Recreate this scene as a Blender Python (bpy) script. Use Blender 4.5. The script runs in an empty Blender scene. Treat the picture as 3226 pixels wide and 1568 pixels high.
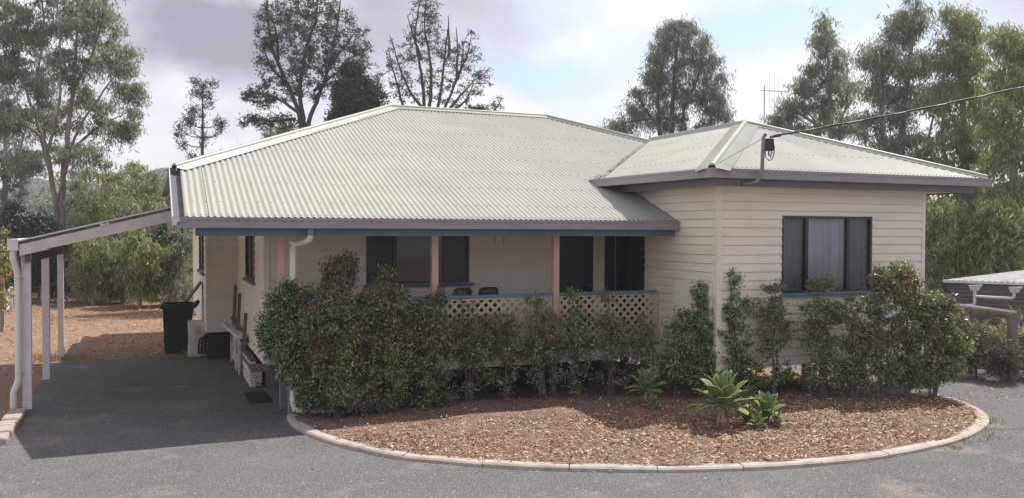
import bpy, bmesh, math, random
import numpy as np
from mathutils import Vector, Matrix
random.seed(7); RNG = np.random.default_rng(11)
S = bpy.context.scene; COL = S.collection
PI = math.pi
# ---------------------------------------------------------------- camera
F, YAW, PIT, ROL, HC = 2667.7, 0.40265116, 0.02117957, 0.00338923, 3.0
_f = np.array([math.sin(YAW)*math.cos(PIT), math.cos(YAW)*math.cos(PIT), -math.sin(PIT)])
_r = np.array([math.cos(YAW), -math.sin(YAW), 0.0]); _u = np.cross(_r, _f)
_c, _s = math.cos(ROL), math.sin(ROL)
CR, CU, CF = _c*_r+_s*_u, -_s*_r+_c*_u, _f
CAMP = np.array([0, 0, HC])
cam = bpy.data.objects.new('camera', bpy.data.cameras.new('camera')); COL.objects.link(cam)
m = Matrix.Identity(4)
for i in range(3):
    m[i][0] = CR[i]; m[i][1] = CU[i]; m[i][2] = -CF[i]; m[i][3] = CAMP[i]
cam.matrix_world = m
cam.data.sensor_width = 36; cam.data.lens = F/3226*36; cam.data.clip_end = 3000; cam.data.clip_start = 0.1
S.camera = cam
K = 3226/2576.0
def ray(x, y):                       # survey sight line through a point of the plan sheet
    return CR*((x*K-1613)/F) + CU*((784-y*K)/F) + CF
def far(x, y, t): return CAMP + ray(x, y)*t
def tz(x, y):                        # height of the land: level yard, falling away behind on the right
    s = min(1, max(0, (x-8.5)/5.5)); s = s*s*(3-2*s)
    return -min(1.6, 0.11*max(0, y-12.3))*s
def gnd(x, y):
    d = ray(x, y); t = 4.0
    while t < 400:
        p = CAMP+d*t
        if p[2] <= tz(p[0], p[1]): return p
        t += 0.02 if t < 60 else .5
    return p
# ---------------------------------------------------------------- scene helpers
def props(o, label, cat, group=None, kind=None):
    if label: o['label'] = label
    if cat: o['category'] = cat
    if group: o['group'] = group
    if kind: o['kind'] = kind
    return o
def thing(name, label, cat, loc, group=None, rz=0):
    o = bpy.data.objects.new(name, None); COL.objects.link(o); o.empty_display_size = .2
    o.location = loc; o.rotation_euler = (0, 0, rz)
    return props(o, label, cat, group)
class MB:
    def __init__(s): s.v = []; s.f = []; s.m = []; s.sm = []
    def add(s, vs, fs, mi=0, smooth=False):
        b = len(s.v); s.v += [tuple(map(float, p)) for p in vs]
        s.f += [tuple(b+i for i in f) for f in fs]; s.m += [mi]*len(fs); s.sm += [smooth]*len(fs)
    def box(s, x0, x1, y0, y1, z0, z1, mi=0):
        s.add([(x0,y0,z0),(x1,y0,z0),(x1,y1,z0),(x0,y1,z0),(x0,y0,z1),(x1,y0,z1),(x1,y1,z1),(x0,y1,z1)],
              [(0,3,2,1),(4,5,6,7),(0,1,5,4),(1,2,6,5),(2,3,7,6),(3,0,4,7)], mi)
    def bar(s, a, b, w, h, mi=0, up=(0,0,1)):       # rectangular bar from a to b, w sideways, h upwards
        a, b = Vector(a), Vector(b); d = (b-a).normalized(); side = d.cross(Vector(up))
        if side.length < 1e-4: side = Vector((1,0,0))
        side.normalize(); u = side.cross(d).normalized()
        vs = [p+side*sx*w/2+u*sz*h/2 for p in (a, b) for sx, sz in ((-1,-1),(1,-1),(1,1),(-1,1))]
        s.add(vs, [(3,2,1,0),(4,5,6,7),(0,1,5,4),(1,2,6,5),(2,3,7,6),(3,0,4,7)], mi)
    def tube(s, pts, r, n=8, mi=0, cap=True):
        pts = [Vector(p) for p in pts]; k = len(pts)
        rs = r if hasattr(r, '__len__') else [r]*k
        rings = []; prev = None
        for i, p in enumerate(pts):
            d = (pts[min(i+1,k-1)]-pts[max(i-1,0)]).normalized()
            if prev is None:
                a = d.cross(Vector((0,0,1)))
                if a.length < .05: a = d.cross(Vector((1,0,0)))
            else: a = prev-d*prev.dot(d)
            a.normalize(); prev = a; b = d.cross(a)
            rings.append([p+(a*math.cos(2*PI*j/n)+b*math.sin(2*PI*j/n))*rs[i] for j in range(n)])
        vs = [q for rg in rings for q in rg]; fs = []
        for i in range(k-1):
            for j in range(n):
                j2 = (j+1) % n; fs.append((i*n+j, i*n+j2, (i+1)*n+j2, (i+1)*n+j))
        s.add(vs, fs, mi, True)
        if cap: s.add(rings[0], [tuple(range(n-1,-1,-1))], mi); s.add(rings[-1], [tuple(range(n))], mi)
    def grid(s, P, mi=0, smooth=True):              # P[i][j] points
        n, k = len(P), len(P[0]); vs = [p for row in P for p in row]
        s.add(vs, [(i*k+j, i*k+j+1, (i+1)*k+j+1, (i+1)*k+j) for i in range(n-1) for j in range(k-1)], mi, smooth)
    def build(s, name, mats, parent=None, origin=None, bevel=0):
        if not isinstance(mats, (list, tuple)): mats = [mats]
        me = bpy.data.meshes.new(name); o0 = (0,0,0)
        if parent is not None and origin is None: o0 = tuple(parent.location) if parent.get('_w', 1) else (0,0,0)
        if origin is not None: o0 = origin
        me.from_pydata([(x-o0[0], y-o0[1], z-o0[2]) for x, y, z in s.v], [], s.f)
        me.polygons.foreach_set('material_index', s.m); me.polygons.foreach_set('use_smooth', s.sm)
        for mm in mats: me.materials.append(mm)
        me.update()
        o = bpy.data.objects.new(name, me); COL.objects.link(o)
        if parent is not None: o.parent = parent
        elif origin is not None: o.location = origin
        if bevel:
            b = o.modifiers.new('bevel', 'BEVEL'); b.width = bevel; b.segments = 2; b.limit_method = 'ANGLE'
        return o
def part(mb, name, mat, root, bevel=0):             # world-space mesh under a thing (possibly a sub-part)
    r = root
    while r.parent: r = r.parent
    return mb.build(name, mat, root, origin=tuple(r.location), bevel=bevel)
def fast_mesh(name, V, Fq, mats, parent=None, origin=(0,0,0), smooth=False, mi=None):
    V = np.asarray(V, dtype=np.float32)-np.array(origin, dtype=np.float32); Fq = np.asarray(Fq, dtype=np.int32)
    me = bpy.data.meshes.new(name); n = len(Fq); k = Fq.shape[1]
    me.vertices.add(len(V)); me.vertices.foreach_set('co', V.ravel())
    me.loops.add(n*k); me.loops.foreach_set('vertex_index', Fq.ravel())
    me.polygons.add(n); me.polygons.foreach_set('loop_start', np.arange(0, n*k, k, dtype=np.int32))
    me.polygons.foreach_set('loop_total', np.full(n, k, dtype=np.int32))
    me.polygons.foreach_set('use_smooth', np.full(n, smooth))
    if mi is not None: me.polygons.foreach_set('material_index', np.asarray(mi, dtype=np.int32))
    for mm in (mats if isinstance(mats, (list, tuple)) else [mats]): me.materials.append(mm)
    me.update(calc_edges=True); me.validate()
    o = bpy.data.objects.new(name, me); COL.objects.link(o)
    if parent is not None: o.parent = parent
    elif any(origin): o.location = origin
    return o
def copy_tree(o, parent=None):
    c = o.copy(); COL.objects.link(c)
    if parent is not None: c.parent = parent
    for ch in [q for q in list(o.children)]: copy_tree(ch, c)
    return c
# ---------------------------------------------------------------- materials
def srgb(r, g, b):
    f = lambda c: (c/255/12.92) if c/255 <= .04045 else ((c/255+.055)/1.055)**2.4
    return (f(r), f(g), f(b))
def N(nt, typ, **kw):
    n = nt.nodes.new(typ)
    for k, v in kw.items():
        if k in n.inputs: n.inputs[k].default_value = v
        else: setattr(n, k, v)
    return n
def mat(name, col, rough=.7, var=.12, scale=6, bump=0, bscale=None, metal=0, spec=.5, streak=0, col2=None, c2scale=2, c2lo=.5, c2hi=.65, stretch=(1,1,1), detail=6):
    mt = bpy.data.materials.new(name); mt.use_nodes = True; nt = mt.node_tree; L = nt.links
    b = nt.nodes['Principled BSDF']; b.inputs['Roughness'].default_value = rough; b.inputs['Metallic'].default_value = metal
    b.inputs['Specular IOR Level'].default_value = spec
    tc = N(nt, 'ShaderNodeTexCoord'); mp = N(nt, 'ShaderNodeMapping'); mp.inputs['Scale'].default_value = stretch
    L.new(tc.outputs['Object'], mp.inputs['Vector'])
    nz = N(nt, 'ShaderNodeTexNoise', Scale=scale, Detail=detail, Roughness=.6); L.new(mp.outputs[0], nz.inputs['Vector'])
    mr = N(nt, 'ShaderNodeMapRange'); mr.inputs['From Min'].default_value = .3; mr.inputs['From Max'].default_value = .7
    mr.inputs['To Min'].default_value = 1-var; mr.inputs['To Max'].default_value = 1+var
    L.new(nz.outputs[0], mr.inputs['Value'])
    vm = N(nt, 'ShaderNodeVectorMath', operation='SCALE'); L.new(mr.outputs[0], vm.inputs['Scale'])
    src = None
    if col2 is not None:
        n2 = N(nt, 'ShaderNodeTexNoise', Scale=c2scale, Detail=7, Roughness=.62); L.new(mp.outputs[0], n2.inputs['Vector'])
        m2 = N(nt, 'ShaderNodeMapRange'); m2.inputs['From Min'].default_value = c2lo; m2.inputs['From Max'].default_value = c2hi
        L.new(n2.outputs[0], m2.inputs['Value'])
        mx = N(nt, 'ShaderNodeMix', data_type='RGBA'); mx.inputs[6].default_value = (*col, 1); mx.inputs[7].default_value = (*col2, 1)
        L.new(m2.outputs[0], mx.inputs[0]); L.new(mx.outputs[2], vm.inputs[0])
    else: vm.inputs[0].default_value = col
    L.new(vm.outputs[0], b.inputs['Base Color'])
    if bump:
        nb = N(nt, 'ShaderNodeTexNoise', Scale=bscale or scale*4, Detail=4, Roughness=.7); L.new(mp.outputs[0], nb.inputs['Vector'])
        bp = N(nt, 'ShaderNodeBump', Strength=bump, Distance=.01); L.new(nb.outputs[0], bp.inputs['Height']); L.new(bp.outputs[0], b.inputs['Normal'])
    return mt
def leafmat(name, cols, rough=.5, trans=.3, gloss=.06, patch=None, pscale=1.5):
    """cols: list of (pos, rgb) over a random value per leaf; patch: second list mixed in by large noise."""
    mt = bpy.data.materials.new(name); mt.use_nodes = True; nt = mt.node_tree; L = nt.links
    nt.nodes.remove(nt.nodes['Principled BSDF']); out = nt.nodes['Material Output']
    g = N(nt, 'ShaderNodeNewGeometry')
    def ramp(cl):
        r = N(nt, 'ShaderNodeValToRGB'); e = r.color_ramp.elements
        while len(e) < len(cl): e.new(.5)
        for i, (p, c) in enumerate(cl): e[i].position = p; e[i].color = (*c, 1)
        L.new(g.outputs['Random Per Island'], r.inputs[0]); return r
    r = ramp(cols); c = r.outputs[0]
    if patch:
        r2 = ramp(patch); tc = N(nt, 'ShaderNodeTexCoord'); nz = N(nt, 'ShaderNodeTexNoise', Scale=pscale, Detail=3)
        L.new(tc.outputs['Object'], nz.inputs['Vector'])
        mr = N(nt, 'ShaderNodeMapRange'); mr.inputs['From Min'].default_value = .47; mr.inputs['From Max'].default_value = .6; L.new(nz.outputs[0], mr.inputs['Value'])
        mx = N(nt, 'ShaderNodeMix', data_type='RGBA'); L.new(mr.outputs[0], mx.inputs[0]); L.new(c, mx.inputs[6]); L.new(r2.outputs[0], mx.inputs[7]); c = mx.outputs[2]
    d = N(nt, 'ShaderNodeBsdfDiffuse'); t = N(nt, 'ShaderNodeBsdfTranslucent'); gl = N(nt, 'ShaderNodeBsdfGlossy', Roughness=rough)
    L.new(c, d.inputs[0]); L.new(c, t.inputs[0])
    m1 = N(nt, 'ShaderNodeMixShader'); m1.inputs[0].default_value = trans; L.new(d.outputs[0], m1.inputs[1]); L.new(t.outputs[0], m1.inputs[2])
    m2 = N(nt, 'ShaderNodeMixShader'); m2.inputs[0].default_value = gloss; L.new(m1.outputs[0], m2.inputs[1]); L.new(gl.outputs[0], m2.inputs[2])
    L.new(m2.outputs[0], out.inputs[0]); return mt
def ground_mat(name, base, tones, bump=.5, extra=None):
    """speckled ground: tones = [(scale, lo, hi, colour, strength)] noise layers over base."""
    mt = bpy.data.materials.new(name); mt.use_nodes = True; nt = mt.node_tree; L = nt.links
    b = nt.nodes['Principled BSDF']; b.inputs['Roughness'].default_value = .9; b.inputs['Specular IOR Level'].default_value = .25
    tc = N(nt, 'ShaderNodeTexCoord'); c = None; last = None
    for sc, lo, hi, colr, st in tones:
        nz = N(nt, 'ShaderNodeTexNoise', Scale=sc, Detail=6 if sc < 20 else 2, Roughness=.65); L.new(tc.outputs['Object'], nz.inputs['Vector'])
        mr = N(nt, 'ShaderNodeMapRange'); mr.inputs['From Min'].default_value = lo; mr.inputs['From Max'].default_value = hi; mr.inputs['To Max'].default_value = st
        L.new(nz.outputs[0], mr.inputs['Value'])
        mx = N(nt, 'ShaderNodeMix', data_type='RGBA'); L.new(mr.outputs[0], mx.inputs[0]); mx.inputs[7].default_value = (*colr, 1)
        if c is None: mx.inputs[6].default_value = (*base, 1)
        else: L.new(c, mx.inputs[6])
        c = mx.outputs[2]
    L.new(c, b.inputs['Base Color'])
    nb = N(nt, 'ShaderNodeTexNoise', Scale=70, Detail=3); L.new(tc.outputs['Object'], nb.inputs['Vector'])
    bp = N(nt, 'ShaderNodeBump', Strength=bump, Distance=.012); L.new(nb.outputs[0], bp.inputs['Height']); L.new(bp.outputs[0], b.inputs['Normal'])
    return mt
MT = dict(
 roof=mat('roof_paint', (.355,.355,.305), .45, .06, 1.2, col2=(.325,.325,.285), c2scale=.8, c2lo=.4, c2hi=.7, stretch=(1,1,1), spec=.4),
 cap=mat('roof_cap', (.31,.318,.26), .4, .05, 2),
 screw=mat('screw', (.16,.16,.14), .5, .1),
 gutter=mat('gutter_mauve', (.29,.255,.28), .4, .05, 3, col2=(.245,.21,.235), c2scale=5, stretch=(.4,.4,3)),
 slot=mat('slot', (.08,.065,.075), .8),
 fascia=mat('fascia_grey', (.125,.12,.135), .55, .06, 4),
 blue=mat('blue_paint', (.085,.145,.20), .5, .08, 5, col2=(.07,.12,.165), c2scale=3),
 bluelight=mat('blue_rail', (.10,.19,.28), .5, .1, 6),
 wall=mat('cream_boards', (.78,.725,.60), .6, .05, 3, col2=(.70,.64,.515), c2scale=1.3, c2lo=.45, c2hi=.75, stretch=(.5,.5,3)),
 soffit=mat('soffit', (.62,.58,.52), .7, .04, 2),
 white=mat('white_paint', (.76,.71,.63), .55, .05, 4),
 pvc=mat('pvc_white', (.70,.69,.66), .35, .05, 4),
 post=mat('salmon_paint', (.56,.385,.285), .6, .07, 6),
 lattice=mat('lattice_cream', (.52,.42,.30), .65, .1, 8),
 wframe=mat('window_frame_dark', (.012,.016,.022), .35, .1),
 door=mat('door_navy', (.010,.016,.035), .4, .1),
 curtain=mat('curtain', (.86,.86,.88), .9, .06, 5),
 curtdark=mat('curtain_dim', (.16,.17,.20), .9, .06, 5),
 blind=mat('blind', (.22,.21,.19), .9, .05, 5),
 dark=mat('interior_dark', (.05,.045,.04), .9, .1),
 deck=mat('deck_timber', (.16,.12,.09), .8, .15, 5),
 stump=mat('stump', (.20,.20,.21), .8, .12, 8),
 conc=mat('kerb_concrete', (.42,.365,.315), .9, .12, 5, bump=.4, bscale=60, col2=(.25,.20,.17), c2scale=3.5, c2lo=.5, c2hi=.75),
 stone=mat('edging_stone', (.38,.32,.27), .9, .18, 6, bump=.6, bscale=40, col2=(.22,.19,.17), c2scale=5),
 fibro=mat('grey_sheet', (.16,.16,.17), .8, .08, 4),
 timb=mat('weathered_timber', (.64,.58,.53), .8, .14, 4, bump=.3, bscale=30, stretch=(1,1,1)),
 timbpale=mat('old_white_timber', (.66,.63,.59), .85, .25, 5, bump=.3, bscale=30, col2=(.20,.17,.14), c2scale=4),
 timbdark=mat('old_brown_timber', (.16,.13,.11), .9, .25, 5, bump=.4, bscale=30),
 postgrey=mat('carport_post_paint', (.70,.67,.68), .7, .1, 7, bump=.15, bscale=50),
 zinc=mat('zinc_sheet', (.66,.67,.69), .45, .12, 3, metal=.15),
 bin=mat('bin_green', (.010,.018,.016), .45, .1, 5),
 ac=mat('ac_cream', (.70,.66,.58), .5, .06, 4),
 black=mat('black_plastic', (.015,.015,.017), .4, .1, 5),
 cable=mat('cable_black', (.03,.03,.035), .5, .1),
 steel=mat('galv_pipe', (.20,.19,.20), .45, .12, 5, metal=.4),
 alu=mat('aluminium', (.42,.42,.44), .35, .05, metal=.6),
 shedwall=mat('shed_wall', (.12,.11,.13), .6, .12, 2),
 shedroof=mat('shed_roof', (.27,.275,.29), .7, .25, 3, metal=0, col2=(.17,.13,.10), c2scale=1.6, c2lo=.5, c2hi=.7),
 log=mat('grey_log', (.20,.17,.15), .9, .2, 3, bump=.6, bscale=25, col2=(.13,.11,.10), c2scale=4, stretch=(1,1,.3)),
 rubber=mat('mat_rubber', (.035,.03,.03), .9, .2, 20),
)
def glass(name, tint, refl=.07, rough=.02):
    mt = bpy.data.materials.new(name); mt.use_nodes = True; nt = mt.node_tree; L = nt.links
    nt.nodes.remove(nt.nodes['Principled BSDF']); out = nt.nodes['Material Output']
    tr = N(nt, 'ShaderNodeBsdfTransparent'); tr.inputs[0].default_value = (*tint, 1)
    gl = N(nt, 'ShaderNodeBsdfGlossy', Roughness=rough); fr = N(nt, 'ShaderNodeFresnel', IOR=1.5)
    mx = N(nt, 'ShaderNodeMixShader'); L.new(fr.outputs[0], mx.inputs[0]); L.new(tr.outputs[0], mx.inputs[1]); L.new(gl.outputs[0], mx.inputs[2])
    L.new(mx.outputs[0], out.inputs[0]); return mt
MT['glass'] = glass('window_glass', (.75,.78,.82)); MT['screen'] = glass('flyscreen_glass', (.48,.50,.54), rough=.25)
HAZE = .0011
# ---------------------------------------------------------------- light and sky
SUNV = Vector((.545, .20, 1.0)).normalized()
sl = bpy.data.lights.new('sun', 'SUN'); sl.energy = 5.0; sl.angle = math.radians(.6); sl.color = (1, .95, .87)
so = bpy.data.objects.new('sun', sl); COL.objects.link(so); so.rotation_euler = (-SUNV).to_track_quat('-Z', 'Y').to_euler(); so.location = (20, 10, 40)
W = bpy.data.worlds.new('World'); S.world = W; W.use_nodes = True; nt = W.node_tree; L = nt.links
bg = nt.nodes['Background']; wo = nt.nodes['World Output']
sky = N(nt, 'ShaderNodeTexSky'); sky.sky_type = 'NISHITA'; sky.sun_disc = False
sky.sun_elevation = math.asin(SUNV.z); sky.sun_rotation = math.atan2(SUNV.x, SUNV.y); sky.dust_density = 1.5; sky.air_density = 1.0
L.new(sky.outputs[0], bg.inputs[0]); bg.inputs[1].default_value = .14
tc = N(nt, 'ShaderNodeTexCoord')
sep = N(nt, 'ShaderNodeSeparateXYZ'); L.new(tc.outputs['Generated'], sep.inputs[0])
def math_(op, a, b=None, clamp=False):
    n = N(nt, 'ShaderNodeMath', operation=op); n.use_clamp = clamp
    for i, q in enumerate((a, b)):
        if q is None: continue
        if isinstance(q, (int, float)): n.inputs[i].default_value = q
        else: L.new(q, n.inputs[i])
    return n.outputs[0]
# cloud deck coordinates: direction flattened on a high layer
zz = math_('ADD', math_('MAXIMUM', sep.outputs[2], 0.0), .22)
cx_ = math_('DIVIDE', sep.outputs[0], zz); cy_ = math_('DIVIDE', sep.outputs[1], zz)
cmb = N(nt, 'ShaderNodeCombineXYZ'); L.new(cx_, cmb.inputs[0]); L.new(cy_, cmb.inputs[1])
def noise(sc, det=8, ro=.6, dist=0, vec=None, off=None):
    n = N(nt, 'ShaderNodeTexNoise', Scale=sc, Detail=det, Roughness=ro, Distortion=dist)
    v = vec or cmb.outputs[0]
    if off:
        a = N(nt, 'ShaderNodeVectorMath', operation='ADD'); L.new(v, a.inputs[0]); a.inputs[1].default_value = off; v = a.outputs[0]
    L.new(v, n.inputs['Vector']); return n.outputs[0]
warpn = N(nt, 'ShaderNodeTexNoise', Scale=5.0, Detail=7, Roughness=.62); L.new(tc.outputs['Generated'], warpn.inputs['Vector'])
wv = N(nt, 'ShaderNodeVectorMath', operation='MULTIPLY_ADD'); L.new(warpn.outputs['Color'], wv.inputs[0]); wv.inputs[1].default_value = (.16,.16,.16)
wv.inputs[2].default_value = (-.08,-.08,-.08)
wd = N(nt, 'ShaderNodeVectorMath', operation='ADD'); L.new(tc.outputs['Generated'], wd.inputs[0]); L.new(wv.outputs[0], wd.inputs[1])
def blob(x, y, rad, soft=.7, sy=1.0):
    """soft cloud patch around a compass direction; rad in radians"""
    d = ray(x, y); d = d/np.linalg.norm(d)
    sb = N(nt, 'ShaderNodeVectorMath', operation='SUBTRACT'); L.new(wd.outputs[0], sb.inputs[0]); sb.inputs[1].default_value = tuple(d)
    ms = N(nt, 'ShaderNodeVectorMath', operation='MULTIPLY'); L.new(sb.outputs[0], ms.inputs[0]); ms.inputs[1].default_value = (1, 1, sy)
    ln = N(nt, 'ShaderNodeVectorMath', operation='LENGTH'); L.new(ms.outputs[0], ln.inputs[0])
    mr = N(nt, 'ShaderNodeMapRange', interpolation_type='SMOOTHSTEP'); mr.inputs['From Min'].default_value = rad; mr.inputs['From Max'].default_value = rad*(1-soft)
    L.new(ln.outputs['Value'], mr.inputs['Value']); return mr.outputs[0]
def acc(items):
    o = None
    for (x, y, r, soft, sy, w) in items:
        q = math_('MULTIPLY', blob(x, y, r, soft, sy), w)
        o = q if o is None else math_('ADD', o, q)
    return o
blue = acc([(1290,165,.085,.9,2.0,1.0),(1420,190,.085,.9,2.2,1.0),(1860,80,.16,.9,2.0,1.0),(2150,40,.14,.9,2.2,.9),(1450,20,.10,.9,1.8,.6),(1500,300,.08,.9,2.0,.6),(2330,60,.12,.9,1.8,.7),(1640,150,.10,.9,1.6,.4)])
dark = acc([(540,100,.15,.95,1.9,.75),(760,120,.17,.95,1.9,.8),(420,10,.15,.95,1.8,.6),(1060,70,.15,.95,1.7,.7),(1300,20,.10,.95,1.7,.3),(2540,40,.14,.9,1.4,.5),(60,300,.2,.95,1.3,.25),(640,320,.08,.9,2.2,.25)])
n1 = noise(1.1, 9, .6, .3)
brk = N(nt, 'ShaderNodeMapRange'); brk.inputs['From Min'].default_value = .52; brk.inputs['From Max'].default_value = .70; brk.inputs['To Max'].default_value = .5
L.new(n1, brk.inputs['Value'])
bl = math_('MULTIPLY', math_('ADD', blue, brk.outputs[0], True), .85, True)
n2 = noise(2.3, 9, .6, .2, off=(4.1, 2.2, 0)); n3 = noise(.9, 6, .5, 0, off=(9, 1, 0))
dk = math_('ADD', math_('MULTIPLY', dark, .9), math_('MULTIPLY', math_('SUBTRACT', n2, .5), .7))
dk = math_('ADD', dk, math_('MULTIPLY', math_('SUBTRACT', n3, .55), .35), True)
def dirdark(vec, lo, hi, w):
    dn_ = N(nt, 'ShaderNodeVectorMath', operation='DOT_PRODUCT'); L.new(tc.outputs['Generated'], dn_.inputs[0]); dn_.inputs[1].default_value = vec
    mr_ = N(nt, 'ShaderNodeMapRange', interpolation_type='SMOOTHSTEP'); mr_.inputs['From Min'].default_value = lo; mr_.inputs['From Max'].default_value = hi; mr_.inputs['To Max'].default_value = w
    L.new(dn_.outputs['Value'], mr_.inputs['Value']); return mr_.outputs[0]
dk = math_('ADD', dk, dirdark((0,0,1), .40, .80, .45), True)           # dark cloud added overhead, out of view, to deepen the shade
dk = math_('ADD', dk, dirdark((.35,-.93,.1), .15, .8, .35), True)      # more added behind the viewer, cutting the soft fill light
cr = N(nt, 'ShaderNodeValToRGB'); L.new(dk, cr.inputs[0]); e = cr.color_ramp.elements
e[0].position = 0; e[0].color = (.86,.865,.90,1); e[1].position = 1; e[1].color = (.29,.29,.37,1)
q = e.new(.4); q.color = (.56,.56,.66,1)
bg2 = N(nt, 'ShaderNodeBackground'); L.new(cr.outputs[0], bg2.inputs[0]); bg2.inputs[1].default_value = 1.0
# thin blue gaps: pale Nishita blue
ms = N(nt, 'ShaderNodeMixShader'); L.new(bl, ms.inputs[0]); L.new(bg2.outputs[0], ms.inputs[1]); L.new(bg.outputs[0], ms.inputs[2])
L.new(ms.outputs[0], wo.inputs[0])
S.view_settings.view_transform = 'Standard'; S.view_settings.look = 'None'; S.view_settings.gamma = 1; S.view_settings.exposure = .3
S.render.engine = 'CYCLES'
try:
    S.cycles.max_bounces = 8; S.cycles.transparent_max_bounces = 12; S.cycles.caustics_reflective = False; S.cycles.caustics_refractive = False
except Exception: pass
# ---------------------------------------------------------------- air: haze volume added to lighten the far trees
mb_ = MB(); mb_.box(-425, 425, -65, 525, -4.5, 42); hz = mb_.build('haze', []) if False else None
hm = bpy.data.materials.new('haze'); hm.use_nodes = True; hn = hm.node_tree; hn.nodes.remove(hn.nodes['Principled BSDF'])
pv = N(hn, 'ShaderNodeVolumePrincipled'); pv.inputs['Color'].default_value = (.93,.95,1,1); pv.inputs['Density'].default_value = HAZE; pv.inputs['Anisotropy'].default_value = .45
hn.links.new(pv.outputs[0], hn.nodes['Material Output'].inputs['Volume'])
o = mb_.build('haze', hm); o['kind'] = 'stuff'; o['label'] = 'thin haze added to lighten the far trees'; o['category'] = 'haze'
# ---------------------------------------------------------------- ground
soil = ground_mat('soil', (.20,.115,.075), [(.25,.4,.6,(.26,.155,.10),1),(1.6,.5,.7,(.15,.09,.06),.8),(9,.5,.66,(.32,.21,.14),.7),(38,.56,.66,(.44,.32,.23),.55),(30,.60,.70,(.10,.065,.045),.6)], .6)
def axis(pts):
    out = []
    for (a, b, n) in pts: out += list(np.linspace(a, b, n, endpoint=False))
    return out+[pts[-1][1]]
gx = axis([(-420,-60,16),(-60,-12,24),(-12,26,76),(26,60,24),(60,420,16)]); gy = axis([(-60,-8,8),(-8,34,84),(34,70,24),(70,520,30)])
GX, GY = np.meshgrid(gx, gy, indexing='ij')
GZ = np.vectorize(tz)(GX, GY)-.006
V = np.stack([GX, GY, GZ], -1).reshape(-1, 3); a, b = GX.shape
I = np.arange(a*b).reshape(a, b); Q = np.stack([I[:-1,:-1], I[1:,:-1], I[1:,1:], I[:-1,1:]], -1).reshape(-1, 4)
o = fast_mesh('ground', V, Q, soil, smooth=True); o['kind'] = 'structure'
asph = ground_mat('asphalt', (.126,.121,.118), [(.22,.42,.60,(.103,.100,.100),1),(.5,.5,.62,(.15,.145,.14),.7),(.9,.54,.66,(.27,.225,.18),.75),(4,.5,.7,(.15,.145,.14),.6),(48,.50,.60,(.20,.197,.197),.7),(62,.56,.61,(.03,.03,.033),.8),(30,.64,.68,(.46,.44,.41),.8)], .8)
def wob(t, a=.06): return a*(math.sin(t*2.1)+.6*math.sin(t*5.3+1)+.4*math.sin(t*11.7+2))
mb = MB()
def strip(ys, xl, xr, nx):
    P = []
    for y in ys:
        a_, b_ = xl(y), xr(y); P.append([(a_+(b_-a_)*j/nx, y, tz(a_+(b_-a_)*j/nx, y)+.004) for j in range(nx+1)])
    mb.grid(P)
def XL(y): return (-2.05 if y > 15.7 else -2.12-(15.7-y)*.30)+wob(y, .03)
strip(np.linspace(-6, 14.2, 82), XL, lambda y: 26+wob(y), 60)
strip(np.linspace(14.2, 21.5, 40), XL, lambda y: 2.02, 10)
strip(np.linspace(14.2, 42, 90), lambda y: 15.3+max(0,(y-20))*.02+wob(y,.1), lambda y: 19.6+.1*(y-14)+wob(y+3,.15), 24)
o = mb.build('driveway', asph); o['kind'] = 'structure'
# kerb curve
KP = [(737,1050),(748,1068),(770,1083),(800,1097),(860,1117),(930,1134),(1010,1150),(1100,1160),(1220,1170),(1340,1177),(1480,1181),(1640,1183),(1800,1181),(1950,1175),(2090,1163),(2220,1147),(2330,1126),(2410,1103),(2455,1080),(2470,1062),(2462,1044),(2430,1026),(2385,1010),(2330,1001)]
kp = [gnd(*p) for p in KP]
def smooth(pts, n=8):
    P = [np.array(p, float) for p in pts]; out = []
    for i in range(len(P)-1):
        p0, p1, p2, p3 = P[max(i-1,0)], P[i], P[i+1], P[min(i+2,len(P)-1)]
        for k in range(n):
            t = k/n; out.append(.5*((2*p1)+(-p0+p2)*t+(2*p0-5*p1+4*p2-p3)*t*t+(-p0+3*p1-3*p2+p3)*t**3))
    out.append(P[-1]); return out
kc = smooth(kp, 10)
# resample
d = [0]
for i in range(1, len(kc)): d.append(d[-1]+float(np.linalg.norm(kc[i]-kc[i-1])))
n_ = int(d[-1]/.12); kc = [np.array([np.interp(s_, d, [p[k] for p in kc]) for k in range(3)]) for s_ in np.linspace(0, d[-1], n_)]
mb = MB(); prof = [(-.105,-.03),(-.10,.045),(-.075,.066),(.05,.07),(.085,.055),(.105,-.03)]
seg = 9
for s0 in range(0, len(kc)-1, seg):
    ii = list(range(s0, min(s0+seg, len(kc)-1)+1)); P = []
    jit = random.uniform(-.006, .006)
    for k, i in enumerate(ii):
        t = kc[min(i+1,len(kc)-1)]-kc[max(i-1,0)]; t[2] = 0; t /= np.linalg.norm(t); nrm = np.array([-t[1], t[0], 0])
        c = kc[i].copy()
        if k == 0: c = c+t*.006
        if k == len(ii)-1: c = c-t*.006
        P.append([tuple(c+nrm*a_+np.array([0,0,b_+jit+tz(c[0],c[1])-c[2]])) for a_, b_ in prof])
    mb.grid(P, smooth=False); mb.add(P[0], [tuple(range(len(prof)))]); mb.add(P[-1], [tuple(range(len(prof)-1,-1,-1))])
o = mb.build('kerb', MT['conc']); o['kind'] = 'structure'
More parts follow.
